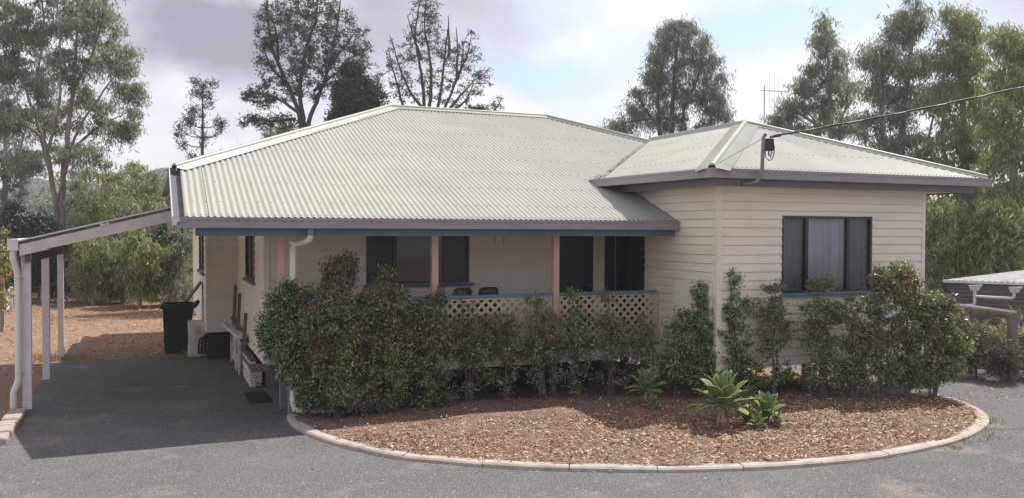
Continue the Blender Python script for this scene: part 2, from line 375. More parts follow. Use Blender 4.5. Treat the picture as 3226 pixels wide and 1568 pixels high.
# garden bed
bedm = ground_mat('bed_soil', (.15,.082,.053), [(.8,.4,.65,(.20,.135,.105),1),(6,.48,.64,(.25,.175,.13),.8),(28,.52,.62,(.36,.26,.195),.7),(40,.55,.64,(.07,.04,.03),.8)], .9)
outl = [np.array([p[0],p[1]]) for p in kc]
outl += [np.array(q) for q in ((12.9,12.6),(12.0,13.4),(10.5,14.2),(8,14.6),(5,14.7),(3,14.7),(2.25,14.5),(2.1,14.1))]
cen = np.array([7.6, 12.4]); P = []
def bedz(x, y):
    return tz(x, y)+.055+.02*math.sin(x*3+y*2)*math.sin(y*4-x)+.07*math.exp(-((x-8)**2/14+(y-12)**2/1.2))
for q in outl+[outl[0]]:
    P.append([(*(cen+(q-cen)*f), bedz(*(cen+(q-cen)*f))) for f in np.linspace(0.01, 1, 22)])
mb = MB(); mb.grid(P); o = mb.build('garden_bed', bedm); o['kind'] = 'structure'
outlc = outl[::4]
def inbed(x, y, m_=0.0):
    q = outlc; c = False; j = len(q)-1
    for i in range(len(q)):
        if (q[i][1] > y) != (q[j][1] > y) and x < (q[j][0]-q[i][0])*(y-q[i][1])/(q[j][1]-q[i][1])+q[i][0]: c = not c
        j = i
    return c
# leaf generator ------------------------------------------------------------
def leaf_arrays(C, D, ln, wd, bend=.15, sidebias=None):
    C = np.asarray(C, float); D = np.asarray(D, float); n = len(C)
    D = D/np.linalg.norm(D, axis=1, keepdims=True)
    R_ = RNG.normal(size=(n,3)) if sidebias is None else sidebias+RNG.normal(size=(n,3))*.35
    Sd = np.cross(D, R_); Sd /= np.linalg.norm(Sd, axis=1, keepdims=True)+1e-9
    Nn = np.cross(Sd, D); ln = np.asarray(ln)[:,None]; wd = np.asarray(wd)[:,None]
    mid = C+D*ln*.5+Nn*ln*bend
    V = np.stack([C, mid+Sd*wd*.5, C+D*ln, mid-Sd*wd*.5], 1).reshape(-1, 3)
    return V, np.arange(n*4).reshape(-1, 4)
def leaves(name, C, D, ln, wd, m_, parent=None, origin=(0,0,0), bend=.15, sidebias=None):
    V, Q = leaf_arrays(C, D, ln, wd, bend, sidebias); return fast_mesh(name, V, Q, m_, parent, origin)
# leaf litter
litm = leafmat('leaf_litter', [(0,(.13,.07,.042)),(.38,(.27,.15,.088)),(.62,(.43,.27,.165)),(.84,(.62,.45,.30)),(1,(.82,.68,.50))], .6, .1, .04)
def litter(n, xr, yr, test, z, dens=None, sz=(.03,.075)):
    X = RNG.uniform(*xr, n*3); Y = RNG.uniform(*yr, n*3); C = []
    for x, y in zip(X, Y):
        if not test(x, y): continue
        w = .5+.5*math.sin(x*1.7+1.3*math.sin(y*2.1))*math.cos(y*2.3+x*.6)
        if random.random() > .35+.65*w: continue
        C.append((x, y, z(x, y)+random.random()*.02))
        if len(C) >= n: break
    C = np.array(C); k = len(C); th = RNG.uniform(0, 2*PI, k)
    D = np.stack([np.cos(th), np.sin(th), RNG.normal(0, .18, k)], 1); up = np.tile([0,0,1.0], (k,1))
    ln = RNG.uniform(*sz, k); wd = ln*RNG.uniform(.18,.42,k)
    sb = np.cross(D, np.cross(up+RNG.normal(0,.35,(k,3)), D)); return C, D, ln, wd, sb
C, D, ln, wd, sb = litter(30000, (2.1,14), (8.6,14.2), lambda x, y: (random.random() < (1 if y < 11.3 else max(.12, 1-(y-11.3)*.75)) and random.random() < .45+.9*abs(math.sin(x*2.3+math.sin(y*3))*math.sin(y*2.9+x)) and inbed(x, y)), lambda x, y: bedz(x, y)+.002, sz=(.03,.085))
V, Q = leaf_arrays(C, D, ln, wd, .2, sb)
sets = [(V, Q)]
def off(x, y): return not inbed(x, y)
# scattered over yard, driveway edges and beneath the right-hand drive
def near_edge(x, y):
    if inbed(x, y): return False
    dd = min(math.hypot(x-p[0], y-p[1]) for p in outl[::6])
    return random.random() < math.exp(-dd/.35)
for a_ in (litter(1500, (2,14.5), (8,14), near_edge, lambda x, y: tz(x,y)+.006),
           litter(3000, (12.5,20), (10.5,17.5), lambda x, y: off(x,y) and random.random() < (.8 if math.sin(x*1.1+y*2.2+math.sin(x*2)) > .45 else .10), lambda x, y: tz(x,y)+.006),
           litter(7000, (-9,6), (20,37), lambda x, y: y > 21.6 or x < -2.3, lambda x, y: .0, sz=(.05,.13)),
           litter(900, (-6,-2.2), (9,21), lambda x, y: x < XL(y)-.05, lambda x, y: .0),
           litter(260, (-3,16), (7.5,15), lambda x, y: off(x,y) and x > XL(y) , lambda x, y: tz(x,y)+.006, sz=(.02,.05))):
    C, D, ln, wd, sb = a_; V, Q = leaf_arrays(C, D, ln, wd, .2, sb); sets.append((V, Q))
VV = np.concatenate([s_[0] for s_ in sets]); QQ = np.arange(len(VV)).reshape(-1, 4)
o = fast_mesh('leaf_litter', VV, QQ, litm); props(o, 'dry brown leaf litter spread over the garden bed and yard', 'leaf litter', kind='stuff')
# hill far behind
mb = MB(); P = []
for i in range(90):
    az = -1.1+i*.030; row = []
    for j in range(9):
        t = 230+j*22; hh = (18+9*math.sin(az*3.1+1)+5*math.sin(az*8.3)+1.8*math.sin(az*41)+1.2*math.sin(az*67+2))*math.sin(min(1, j/5)*PI/2)
        row.append((t*math.sin(az), t*math.cos(az), hh-2+.9*math.sin(i*2.7+j*4)))
    P.append(row)
mb.grid(P); o = mb.build('hill', mat('hill_forest', (.028,.032,.032), .95, .35, .10, bump=0, col2=(.045,.055,.05), c2scale=.2)); o['kind'] = 'structure'
# ---------------------------------------------------------------- the house
XW, YB, YV, YW = 9.022, 15.6, 13.95, 12.1
house = thing('house', 'cream weatherboard house with pale green corrugated hip roof and front verandah', 'house', (8, 18, 0))
ROW = .153
def siding(mb, ax, c, u0, u1, z0, z1, holes=(), zref=None):
    zref = z0 if zref is None else zref
    def P(u, z, o_): return (u, c-o_, z) if ax == 'y' else (c-o_, u, z)
    zb = set([z0, z1])
    for h in holes: zb |= {h[2], h[3]}
    k = math.floor((z0-zref)/ROW)
    while zref+k*ROW < z1:
        zb.add(max(z0, zref+k*ROW)); k += 1
    zb = sorted(zb)
    for za, zc in zip(zb[:-1], zb[1:]):
        if zc-za < 1e-5: continue
        zm = (za+zc)/2; r = math.floor((zm-zref)/ROW); base = zref+r*ROW
        of = lambda z: .026-.018*(z-base)/ROW
        cuts = sorted([(h[0], h[1]) for h in holes if h[2] < zm < h[3]]); iv = []; s_ = u0
        for a_, b_ in cuts: iv.append((s_, a_)); s_ = b_
        iv.append((s_, u1))
        for a_, b_ in iv:
            if b_-a_ < 1e-4: continue
            g = .009 if abs(za-base) < 1e-6 else 0     # shadow groove above the lap
            if ax == 'y': q = lambda l: l
            else: q = lambda l: l[::-1]
            mb.add(q([P(a_,za+g,of(za)),P(b_,za+g,of(za)),P(b_,zc,of(zc)),P(a_,zc,of(zc))]), [(0,1,2,3)])
            if g:
                mb.add(q([P(a_,za+g,0),P(b_,za+g,0),P(b_,za+g,of(za)),P(a_,za+g,of(za))]), [(0,1,2,3)])
                mb.add(q([P(a_,za,-.002),P(b_,za,-.002),P(b_,za+g,-.002),P(a_,za+g,-.002)]), [(0,1,2,3)])
                mb.add(q([P(a_,za,.008),P(b_,za,.008),P(b_,za,-.002),P(a_,za,-.002)]), [(0,1,2,3)])
ZW = .60; ZR = 3.059-16*ROW
w1 = (10.41, 12.56, 1.90, 3.285)                        # bedroom window
# front wall of the projecting room
mb = MB(); siding(mb, 'y', YW, XW, 13.9, ZW, 3.82, [w1], zref=ZR)
mb.box(XW+.001, XW+.07, YW-.034, YW+.0, ZW, 3.8); mb.box(13.84, 13.925, YW-.028, YW, ZW, 3.8)
mb.box(w1[0]-.02, w1[0], YW-.012, YW+.06, w1[2], w1[3]); mb.box(w1[1], w1[1]+.02, YW-.012, YW+.06, w1[2], w1[3])
for r in range(2, 20):                                # butt joints between board lengths
    for u in (random.uniform(9.3, 10.2), random.uniform(12.7, 13.6)):
        if random.random() < .07: mb.box(u, u+.003, YW-.030, YW-.008, ZR+r*ROW+.012, ZR+(r+1)*ROW-.004)
wf = part(mb, 'wall', MT['wall'], house)
d1 = (14.42, 15.56, .88, 3.2)                           # sliding door facing the verandah
mb = MB(); siding(mb, 'x', XW, YW, YB+.6, ZW, 4.05, [d1], zref=ZR); mb.box(XW-.034, XW, YW-.034, YW+.06, ZW, 3.8)
part(mb, 'wall', MT['wall'], house)
# back wall of the verandah
wv_ = (3.68, 5.73, 2.0, 3.2); dv = (7.62, 8.48, .88, 3.2); ZR2 = .60
mb = MB(); siding(mb, 'y', YB, 1.866, XW, ZW, 3.9, [wv_, dv], zref=ZR2); mb.box(1.867, 1.93, YB-.034, YB, ZW, 3.2)
part(mb, 'wall', MT['wall'], house)
wl1 = (17.1, 18.95, 2.0, 3.2)
mb = MB(); siding(mb, 'x', 1.866, YB, 20.857, ZW, 3.9, [wl1], zref=ZR2); mb.box(1.832, 1.866, YB-.034, YB+.07, ZW, 3.9); mb.box(1.838, 1.866, 20.76, 20.83, ZW, 3.9)
part(mb, 'wall', MT['wall'], house)
mb = MB(); siding(mb, 'y', 20.857, 1.181, 1.866, ZW+.03, 3.9, [], zref=ZR2); mb.box(1.16, 1.24, 20.83, 20.857, ZW+.03, 3.9)
part(mb, 'wall', MT['wall'], house)
wl2 = (21.6, 24.0, 1.98, 3.2)
mb = MB(); siding(mb, 'x', 1.181, 20.857, 27.4, ZW+.03, 3.9, [wl2], zref=ZR2); mb.box(1.155, 1.181, 27.3, 27.4, .2, 3.9)
part(mb, 'wall', MT['wall'], house)
mb = MB(); mb.box(13.75, 13.9, YW+.01, 27.3, .58, 3.9); mb.box(1.2, 13.75, 27.3, 27.45, ZW, 3.6)
part(mb, 'wall', MT['wall'], house)
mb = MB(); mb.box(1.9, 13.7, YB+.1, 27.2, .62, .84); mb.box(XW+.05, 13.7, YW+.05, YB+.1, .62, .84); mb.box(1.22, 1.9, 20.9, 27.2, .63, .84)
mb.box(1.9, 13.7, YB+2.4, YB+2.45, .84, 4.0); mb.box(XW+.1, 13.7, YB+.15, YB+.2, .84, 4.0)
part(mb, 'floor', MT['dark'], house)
mb = MB(); mb.box(1.9, XW-.05, YV-.02, YB-.03, .78, .86); part(mb, 'verandah_deck', MT['deck'], house)
mb = MB(); mb.box(1.88, XW-.03, YV-.09, YV-.04, .61, .835); part(mb, 'deck_fascia', MT['wall'], house)
mb = MB(); mb.box(1.88, XW-.03, YV-.10, YV-.02, .84, .885); part(mb, 'deck_edge', MT['blue'], house)
mb = MB(); mb.box(XW+.1, 13.7, YW+.1, YB+.1, 3.79, 3.82); mb.box(8.68, XW-.03, 11.78, 14.55, 3.79, 3.81); mb.box(XW-.03, 14.83, 11.78, YW, 3.79, 3.81); mb.box(13.93, 14.83, YW, 26, 3.79, 3.81)
mb.box(.62, XW-.02, 13.44, YB-.03, 2.97, 2.99); mb.box(.42, 1.14, YB+.05, 27.3, 3.88, 3.90)
part(mb, 'soffit', MT['soffit'], house)
# windows and doors ----------------------------------------------------
def window(ax, c, h, splits, cols, sill=True, sillw=.07, fr=.045, parent=house):
    u0, u1, z0, z1 = h
    B = (lambda mb, a, b, d0, d1, za, zb: mb.box(a, b, c+d0, c+d1, za, zb)) if ax == 'y' else (lambda mb, a, b, d0, d1, za, zb: mb.box(c+d0, c+d1, a, b, za, zb))
    mb = MB(); B(mb, u0, u1, -.015, .06, z0, z0+fr); B(mb, u0, u1, -.015, .06, z1-fr, z1)
    B(mb, u0, u0+fr, -.014, .06, z0+fr, z1-fr); B(mb, u1-fr, u1, -.014, .06, z0+fr, z1-fr)
    xs = [u0+fr]+[u0+(u1-u0)*s_ for s_ in splits]+[u1-fr]
    for x in xs[1:-1]: B(mb, x-.035, x+.035, -.010, .055, z0+fr, z1-fr)
    w = part(mb, 'window', MT['wframe'], parent)
    for i in range(len(xs)-1):
        a_ = xs[i]+(.035 if i else 0); b_ = xs[i+1]-(.035 if i < len(xs)-2 else 0); g = MB()
        if ax == 'y': g.add([(a_,c+.02,z0+fr),(b_,c+.02,z0+fr),(b_,c+.02,z1-fr),(a_,c+.02,z1-fr)], [(0,1,2,3)])
        else: g.add([(c+.02,b_,z0+fr),(c+.02,a_,z0+fr),(c+.02,a_,z1-fr),(c+.02,b_,z1-fr)], [(0,1,2,3)])
        part(g, 'pane', MT[cols[i][0]], w)
        if cols[i][1]:
            P = []; amp = cols[i][2]; n = max(2, int((b_-a_)/.012))
            for k in range(n+1):
                u = a_+(b_-a_)*k/n; o_ = .085+amp*(math.sin(u*47+2*math.sin(u*9))+.5*math.sin(u*23+1))
                P.append([(u, c+o_, z) if ax == 'y' else (c+o_, u, z) for z in (z0+.0, z1-.0)])
            m2 = MB(); m2.grid(P); part(m2, 'curtain' if amp else 'blind', MT[cols[i][1]], w)
    if sill:
        m3 = MB(); B(m3, u0-.05, u1+.08, -sillw, .0, z0-.06, z0-.003); part(m3, 'sill', MT['bluelight' if c == YW else 'blue'], w)
    return w
window('y', YW, w1, [.27, .73], [('screen','curtain',.020),('glass','curtain',.022),('screen','curtain',.018)])
window('y', YB, wv_, [.27, .76], [('screen',None,0),('glass','blind',0),('screen',None,0)], sillw=.1)
window('x', 1.866, wl1, [.5], [('screen',None,0),('glass','curtdark',.01)])
window('x', 1.181, wl2, [.5], [('screen',None,0),('screen',None,0)])
mb = MB(); mb.box(dv[0], dv[1], YB-.012, YB+.03, dv[2], dv[3]); mb.box(dv[0]+.1, dv[1]-.1, YB-.022, YB-.012, 1.0, 1.75); mb.box(dv[0]+.1, dv[1]-.1, YB-.022, YB-.012, 1.9, 2.8)
dr = part(mb, 'door', MT['door'], house)
mb = MB(); mb.tube([(dv[1]-.06,YB-.012,1.9),(dv[1]-.06,YB-.06,1.9),(dv[1]-.16,YB-.06,1.9)], .012); part(mb, 'handle', MT['alu'], dr)
mb = MB(); y0, y1, z0, z1 = d1
mb.box(XW-.03, XW+.05, y0, y0+.06, z0, z1); mb.box(XW-.012, XW+.05, y1-.05, y1, z0, z1); mb.box(XW-.012, XW+.05, y0+.06, y1-.05, z0, z0+.06)
mb.box(XW-.01, XW+.04, (y0+y1)/2-.04, (y0+y1)/2+.04, z0+.06, z1)
sd = part(mb, 'sliding_door', MT['door'], house)
for a_, b_ in ((y0+.06, (y0+y1)/2-.04), ((y0+y1)/2+.04, y1-.05)):
    g = MB(); g.add([(XW+.02,b_,z0+.06),(XW+.02,a_,z0+.06),(XW+.02,a_,z1),(XW+.02,b_,z1)], [(0,1,2,3)]); part(g, 'pane', MT['screen'], sd)
mb = MB(); mb.box(XW+.3, XW+.33, y0-.3, y1+.3, .9, 3.7); part(mb, 'blind', MT['dark'], sd)
# verandah posts, rail, lattice -----------------------------------------
PX = [(4.416,4.53),(6.724,6.84)]
for a_, b_ in PX:
    mb = MB(); mb.box(a_, b_, YV-.1, YV+.015, .6, 2.97); part(mb, 'verandah_post', MT['post'], house, bevel=.004)
    mb = MB(); mb.box(a_+.01, b_-.015, YV-.03, YV+.07, -.1, .62); part(mb, 'stump', MT['stump'], house)
mb = MB(); mb.box(1.87, 1.97, YV-.0, YV+.1, .86, 2.97); part(mb, 'verandah_post', MT['post'], house, bevel=.004)
mb = MB(); mb.box(XW-.09, XW-.03, YV-.06, YV, .88, 1.84); part(mb, 'rail_end_post', MT['lattice'], house)
for (a_, b_) in ((1.98,4.41),(4.535,6.718),(6.845,XW-.09)):
    mb = MB(); mb.box(a_, b_, YV-.085, YV+.0, 1.835, 1.885); part(mb, 'handrail', MT['bluelight'], house)
    mb = MB(); z0, z1 = .90, 1.825
    mb.box(a_, a_+.045, YV-.06, YV-.02, z0, z1); mb.box(b_-.045, b_, YV-.06, YV-.02, z0, z1); mb.box(a_+.045, b_-.045, YV-.06, YV-.02, z0, z0+.045); mb.box(a_+.045, b_-.045, YV-.06, YV-.02, z1-.03, z1)
    x0, x1 = a_+.045, b_-.045; zl, zh = z0+.045, z1-.03; st = .168; hw = .025
    def clip(cx, sg, yy, th):                          # diagonal slat cut to the panel
        pts = []; dx = zh-zl
        A, B2 = cx, cx+sg*dx
        poly = [(A-hw*1.41, zl), (A+hw*1.41, zl), (B2+hw*1.41, zh), (B2-hw*1.41, zh)]
        def cl(poly, f, inter):
            out = []
            for i in range(len(poly)):
                p, q = poly[i], poly[(i+1) % len(poly)]
                if f(p): out.append(p)
                if f(p) != f(q): out.append(inter(p, q))
            return out
        def ix(xx): return lambda p, q: (xx, p[1]+(q[1]-p[1])*(xx-p[0])/(q[0]-p[0]))
        poly = cl(poly, lambda p: p[0] >= x0, ix(x0))
        if len(poly) > 2: poly = cl(poly, lambda p: p[0] <= x1, ix(x1))
        if len(poly) < 3: return
        n = len(poly); mb.add([(p[0],yy,p[1]) for p in poly]+[(p[0],yy+th,p[1]) for p in poly],
            [tuple(range(n-1,-1,-1)) if sg > 0 else tuple(range(n-1,-1,-1)), tuple(range(n,2*n))]+[(i,(i+1)%n,n+(i+1)%n,n+i) for i in range(n)])
    c_ = x0-1.0
    while c_ < x1+1.0:
        clip(c_, 1, YV-.052, .009); clip(c_, -1, YV-.041, .009); c_ += st
    part(mb, 'lattice_panel', MT['lattice'], house)
for x in (2.1, 3.9, 5.6, 7.7, 8.9): 
    for y in (15.0, 17.5, 20.0):
        mb = MB(); mb.box(x-.07, x+.07, y-.07, y+.07, -.1, .62); part(mb, 'stump', MT['stump'], house)
for x, y in ((9.1,12.3),(11.2,12.3),(13.6,12.3),(11.2,14.2),(13.4,14.2),(13.4,17),(11.2,17),(1.3,21.05),(1.3,23.5)):
    mb = MB(); mb.box(x-.06, x+.06, y-.06, y+.06, tz(x,y)-.2, .62); part(mb, 'stump', MT['stump'], house)
for q_ in ((1.99, 2.19, 14.62, 14.74, -.05, .6),(2.02, 2.12, YV-.05, YV+.05, -.1, .62)):
    mb = MB(); mb.box(*q_); part(mb, 'stump', MT['stump'], house)
mb = MB(); mb.box(1.98, 2.19, 16.5, 16.53, .02, .60); mb.box(1.95, 2.2, 15.1, 16.49, .0, .035); part(mb, 'base_sheet', MT['fibro'], house)
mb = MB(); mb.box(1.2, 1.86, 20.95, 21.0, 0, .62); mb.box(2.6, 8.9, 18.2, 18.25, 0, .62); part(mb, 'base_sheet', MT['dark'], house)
# side steps of the verandah
mb = MB(); mb.box(1.55, 1.86, 14.9, 15.5, .60, .64); part(mb, 'landing', MT['timbdark'], house)
# ------------------------------------------------------------- roofs
PT = .394; RP = .097; AMP = .0145
def corr(P3, us, v0, v1, screws=True, rows=.9, nudge=0):
    """P3(u, v, lift) -> point. us eave range; v0,v1 functions; builds ribbed sheet and screws."""
    mb = MB(); n = int((us[1]-us[0])/RP*6); prev = None
    for i in range(n+1):
        u = us[0]+(us[1]-us[0])*i/n; a_, b_ = v0(u), v1(u)
        h = AMP*math.cos(2*PI*u/RP)
        if b_ > a_+1e-3: cur = [P3(u, a_, h), P3(u, b_, h)]
        else: cur = None
        if cur and prev: mb.add([prev[0], cur[0], cur[1], prev[1]], [(0,1,2,3)], 0, True)
        prev = cur
    # weld by merging later
    if screws:
        k = math.ceil(us[0]/RP)
        while k*RP < us[1]:
            u = k*RP; a_, b_ = v0(u), v1(u)
            if b_ > a_+.1:
                vs = [a_+.05]+([v for v in np.arange(math.ceil((a_+.3-nudge)/rows)*rows+nudge, b_-.15, rows)] if k % 2 == 0 else [])
                for v in vs:
                    c = Vector(P3(u, v, AMP+.002)); s_ = .0085
                    mb.add([c+Vector(q)*s_ for q in ((-1,-1,-.6),(1,-1,-.6),(1,1,-.6),(-1,1,-.6),(-.7,-.7,.7),(.7,-.7,.7),(.7,.7,.7),(-.7,.7,.7))],
                           [(4,5,6,7),(0,1,5,4),(1,2,6,5),(2,3,7,6),(3,0,4,7)], 1)
            k += 1
    return mb
def weld(o, d=.0005):
    bm = bmesh.new(); bm.from_mesh(o.data); bmesh.ops.remove_doubles(bm, verts=bm.verts, dist=d); bm.to_mesh(o.data); bm.free()
XL_, YH, XR_ = .39, 15.45, 14.75; YG = 13.25; ZG = 3.18
def zmain(y): return ZG+PT*(y-YG)
RY = 20.5
def v0(u): return YG+.02 if u < XW-.01 else (15.41+(u-8.51) if u < 11.825 else 15.41+(15.14-u))
def v1(u): return min(RY, YH+(u-XL_)+.03, YH+(XR_-u)) if u > XL_+.001 else YH
roofm = [MT['roof'], MT['screw']]
mb = corr(lambda u, v, h: (u, v, zmain(v)+h), (.45, 14.7), v0, lambda u: v1(u), nudge=.35)
for xx in (.79, ):                                    # side lap of the end sheet
    mb.bar((xx,YG,zmain(YG)+AMP+.004),(xx+.005,YH+.25,zmain(YH+.25)+AMP+.004), .007, .006, 1)
rf = part(mb, 'roof', roofm, house); weld(rf)
YE2 = 25.6
mb = corr(lambda u, v, h: (v, u, 4.045+PT*(v-XL_)+h), (YH, YE2), lambda u: XL_+.03, lambda u: XL_+min(u-YH, YE2-u), screws=False)
o = part(mb, 'roof', roofm, house); weld(o)
mb = corr(lambda u, v, h: (u, v, 4.045+PT*(YE2-v)+h), (.45, 14.7), lambda u: RY+.001, lambda u: 27.7, screws=False)
mb = MB(); n = int(14.3/RP*4)
for i in range(n):
    u0_, u1_ = .45+14.25*i/n, .45+14.25*(i+1)/n
    f = lambda u: max(RY, YE2-(u-XL_), YE2-(XR_-u))
    h0, h1 = AMP*math.cos(2*PI*u0_/RP), AMP*math.cos(2*PI*u1_/RP)
    mb.add([(u0_,f(u0_),4.045+PT*(YE2-f(u0_))+h0),(u0_,27.7,4.045+PT*(YE2-27.7)+h0),(u1_,27.7,4.045+PT*(YE2-27.7)+h1),(u1_,f(u1_),4.045+PT*(YE2-f(u1_))+h1)], [(0,1,2,3)], 0, True)
o = part(mb, 'roof', roofm, house); weld(o)
mb = MB(); mb.add([(XR_,YH,4.045),(XR_,YE2,4.045),(XR_-5.05,RY,6.035)], [(0,1,2)]); part(mb, 'roof', MT['roof'], house)
# projecting room roof
WX0, WX1, WY0 = 8.56, 15.09, 11.65; ZWE = 4.05; XM = (WX0+WX1)/2; HW = (WX1-WX0)/2
def yval(x): return 15.41+(x-8.51)
mb = corr(lambda u, v, h: (v, u, ZWE+PT*(v-WX0)+h), (WY0, 18.7), lambda u: max(WX0, WX0+(u-15.42)), lambda u: min(XM, WX0+(u-WY0)), nudge=.2)
o = part(mb, 'roof', roofm, house); weld(o)
mb = corr(lambda u, v, h: (u, v, ZWE+PT*(v-WY0)+h), (WX0, WX1), lambda u: WY0, lambda u: WY0+min(u-WX0, WX1-u), nudge=.05)
o = part(mb, 'roof', roofm, house); weld(o)
mb = corr(lambda u, v, h: (WX1-v+0.0, u, ZWE+PT*v+h), (WY0, 18.7), lambda u: 0, lambda u: min(HW, u-WY0), screws=False)
o = part(mb, 'roof', roofm, house); weld(o)
def ridge(a, b, n1, n2, fl=.19, r=.042, name='ridge_cap', lift=.022):
    """rolled capping from a to b; n1,n2 = unit vectors running down each slope, flat flanges either side."""
    a, b = Vector(a), Vector(b); mb = MB(); d = (b-a).normalized(); up = Vector((0,0,1)); pr = []
    def prof(p):
        o_ = []; side = d.cross(up).normalized()
        if side.dot(Vector(n1)) < 0: side = -side
        t = p+up*(lift+.012)
        o_.append(p+Vector(n1)*fl+up*(lift-.012)); o_.append(p+Vector(n1)*fl+up*lift); o_.append(p+Vector(n1)*(r*1.15)+up*lift)
        for k in range(9):
            an = PI*(k+.4)/8.8; o_.append(t+side*math.cos(an)*r+up*(math.sin(an)*r*.9))
        o_.append(p+Vector(n2)*(r*1.15)+up*lift); o_.append(p+Vector(n2)*fl+up*lift); o_.append(p+Vector(n2)*fl+up*(lift-.012)); return o_
    ln = (b-a).length; k = max(1, round(ln/1.9)); segs = []
    P = [prof(a+(b-a)*i/k) for i in range(k+1)]
    for i in range(k):                                 # each length laps a little over the next
        q0, q1 = P[i], [p+up*.004 for p in P[i+1]]
        mb.grid([q0, q1])
    mb.add([P[0][i] for i in range(3,12)], [tuple(range(9))]); mb.add([P[-1][i] for i in range(3,12)], [tuple(range(8,-1,-1))])
    return part(mb, name, MT['cap'], house)
ss = lambda v: tuple(Vector(v).normalized())
dn = ss((0,-1,-PT)); dl = ss((-1,0,-PT)); drt = ss((1,0,-PT)); db = ss((0,1,-PT))
def hipv(base, hd):   # component of slope direction normal to the hip
    v = Vector(base); h = Vector(hd).normalized(); v = v-h*v.dot(h); return tuple(v.normalized())
AL = (XL_+5.05, RY, 6.037); AR = (XR_-5.05, RY, 6.037)
h1 = Vector(AL)-Vector((XL_,YH,4.045)); ridge((XL_-.03,YH-.03,4.04), AL, hipv(dn, h1), hipv(dl, h1), .24, .05)
ridge(AL, AR, dn, db, .17)
h2 = Vector((XR_,YH,4.045))-Vector(AR); ridge(AR, (XR_,YH,4.045), hipv(dn, h2), hipv(drt, h2), .17)
AW = (XM, WY0+HW, ZWE+PT*HW)
ridge((XM,18.75,ZWE+PT*HW), AW, dl, drt, .16)
h3 = Vector(AW)-Vector((WX0,WY0,ZWE)); ridge((WX0,WY0,ZWE), AW, hipv(dn, h3), hipv(dl, h3), .30, .055)
h4 = Vector(AW)-Vector((WX1,WY0,ZWE)); ridge((WX1,WY0,ZWE), AW, hipv(dn, h4), hipv(drt, h4), .16)
# gutters ---------------------------------------------------------------
def gutter(path, zt, h=.15, w=.13, flip=1, slots=True, name='gutter', zf=None, dep=None):
    """path of outer top edge; profile goes inward (flip side)."""
    mb = MB(); P = [Vector((x, y, 0)) for x, y in path]; rows = []
    prof = [(.012,-.012),(.012,.0),(0,0),(-.004,-.02),(.004,-.035),(.004,-h*.62),(.0,-h*.66),(.0,-h),(w,-h),(w,-.01),(w-.006,-.01),(w-.006,-h+.006),(.018,-h+.006),(.012,-.012)]
    for i, p in enumerate(P):
        d0 = (P[i]-P[i-1]).normalized() if i else (P[1]-P[0]).normalized(); d1_ = (P[i+1]-P[i]).normalized() if i < len(P)-1 else d0
        n0 = Vector((-d0.y, d0.x, 0))*flip; n1 = Vector((-d1_.y, d1_.x, 0))*flip; n = (n0+n1).normalized(); n = n/max(.3, n.dot(n0))
        z = zt if not hasattr(zt, '__len__') else zt[i]
        rows.append([(p+n*a_)+Vector((0,0,z+b_)) for a_, b_ in prof])
    mb.grid(rows, smooth=False)
    for i in range(len(P)-1):                        # pale rolled lip, the sunlit edge put into its colour
        a_, b_ = P[i].copy(), P[i+1].copy(); a_.z = b_.z = zt+.004; dd = (b_-a_).normalized(); nn = Vector((-dd.y, dd.x, 0))*flip*.004; mb.bar(a_+nn, b_+nn, .014, .010, 2)
    for rr, o_ in ((rows[0], 1), (rows[-1], -1)):
        q = [rr[k] for k in (2,3,4,5,6,7,8,9)]; mb.add(q, [tuple(range(8)) if o_ > 0 else tuple(range(7,-1,-1))])
    if slots:
        for i in range(len(P)-1):
            d_ = (P[i+1]-P[i]); L_ = d_.length; d_.normalize(); n_ = Vector((-d_.y, d_.x, 0))*flip; z = zt
            k = .12
            while k < L_-.05:
                c = P[i]+d_*k+Vector((0,0,z-.052))+n_*.001; j = random.uniform(.018,.03)
                q = [c-d_*j, c+d_*j, c+d_*j+Vector((0,0,.006)), c-d_*j+Vector((0,0,.006))]
                mb.add([p-n_*.0 for p in q]+[p+n_*.006 for p in q], [(0,1,2,3),(3,2,1,0)], 1); k += .135
    return part(mb, name, [MT['gutter'], MT['slot'], MT['cap']], house)
gutter([(.384,13.20),(XW-.0,13.20)], 3.175, .150, .15)
gutter([(8.24,15.66),(8.51,11.60),(15.14,11.60),(15.14,16.5)], 4.040, .148, .13)
mb = MB()
for (a_, b_) in (((.33,YH),(.33,26)),):
    mb.box(.27, .39, a_[1], b_[1], 3.93, 4.04)
part(mb, 'gutter', MT['fascia'], house)
# sloping barge gutter at the left end of the verandah roof
mb = MB(); x0 = .30
for (ya, yb_) in ((13.2, 15.5), ):
    za, zb = zmain(ya), zmain(yb_)
    mb.add([(.275,ya,za+.03),(.275,yb_,zb+.06),(.275,yb_,zb-.12),(.275,ya,za-.14),(.290,ya,za+.03),(.290,yb_,zb+.06),(.290,yb_,zb-.12),(.290,ya,za-.14)],
           [(0,1,2,3),(7,6,5,4),(4,5,1,0),(3,7,4,0)], 0)
    mb.add([(.290,ya,za-.10),(.290,yb_,zb-.10),(.44,yb_,zb-.10),(.44,ya,za-.10),(.44,yb_,zb-.005),(.44,ya,za-.005)], [(0,3,2,1),(3,5,4,2)], 1)
    for k in range(5):
        y = ya+.3+k*.5; z = zmain(y); mb.bar((.29,y,z+.025),(.44,y+.05,z-.01), .012, .006, 0)
part(mb, 'barge_gutter', [mat('barge_teal', (.42,.52,.50), .45, .1, 5), MT['fascia']], house)
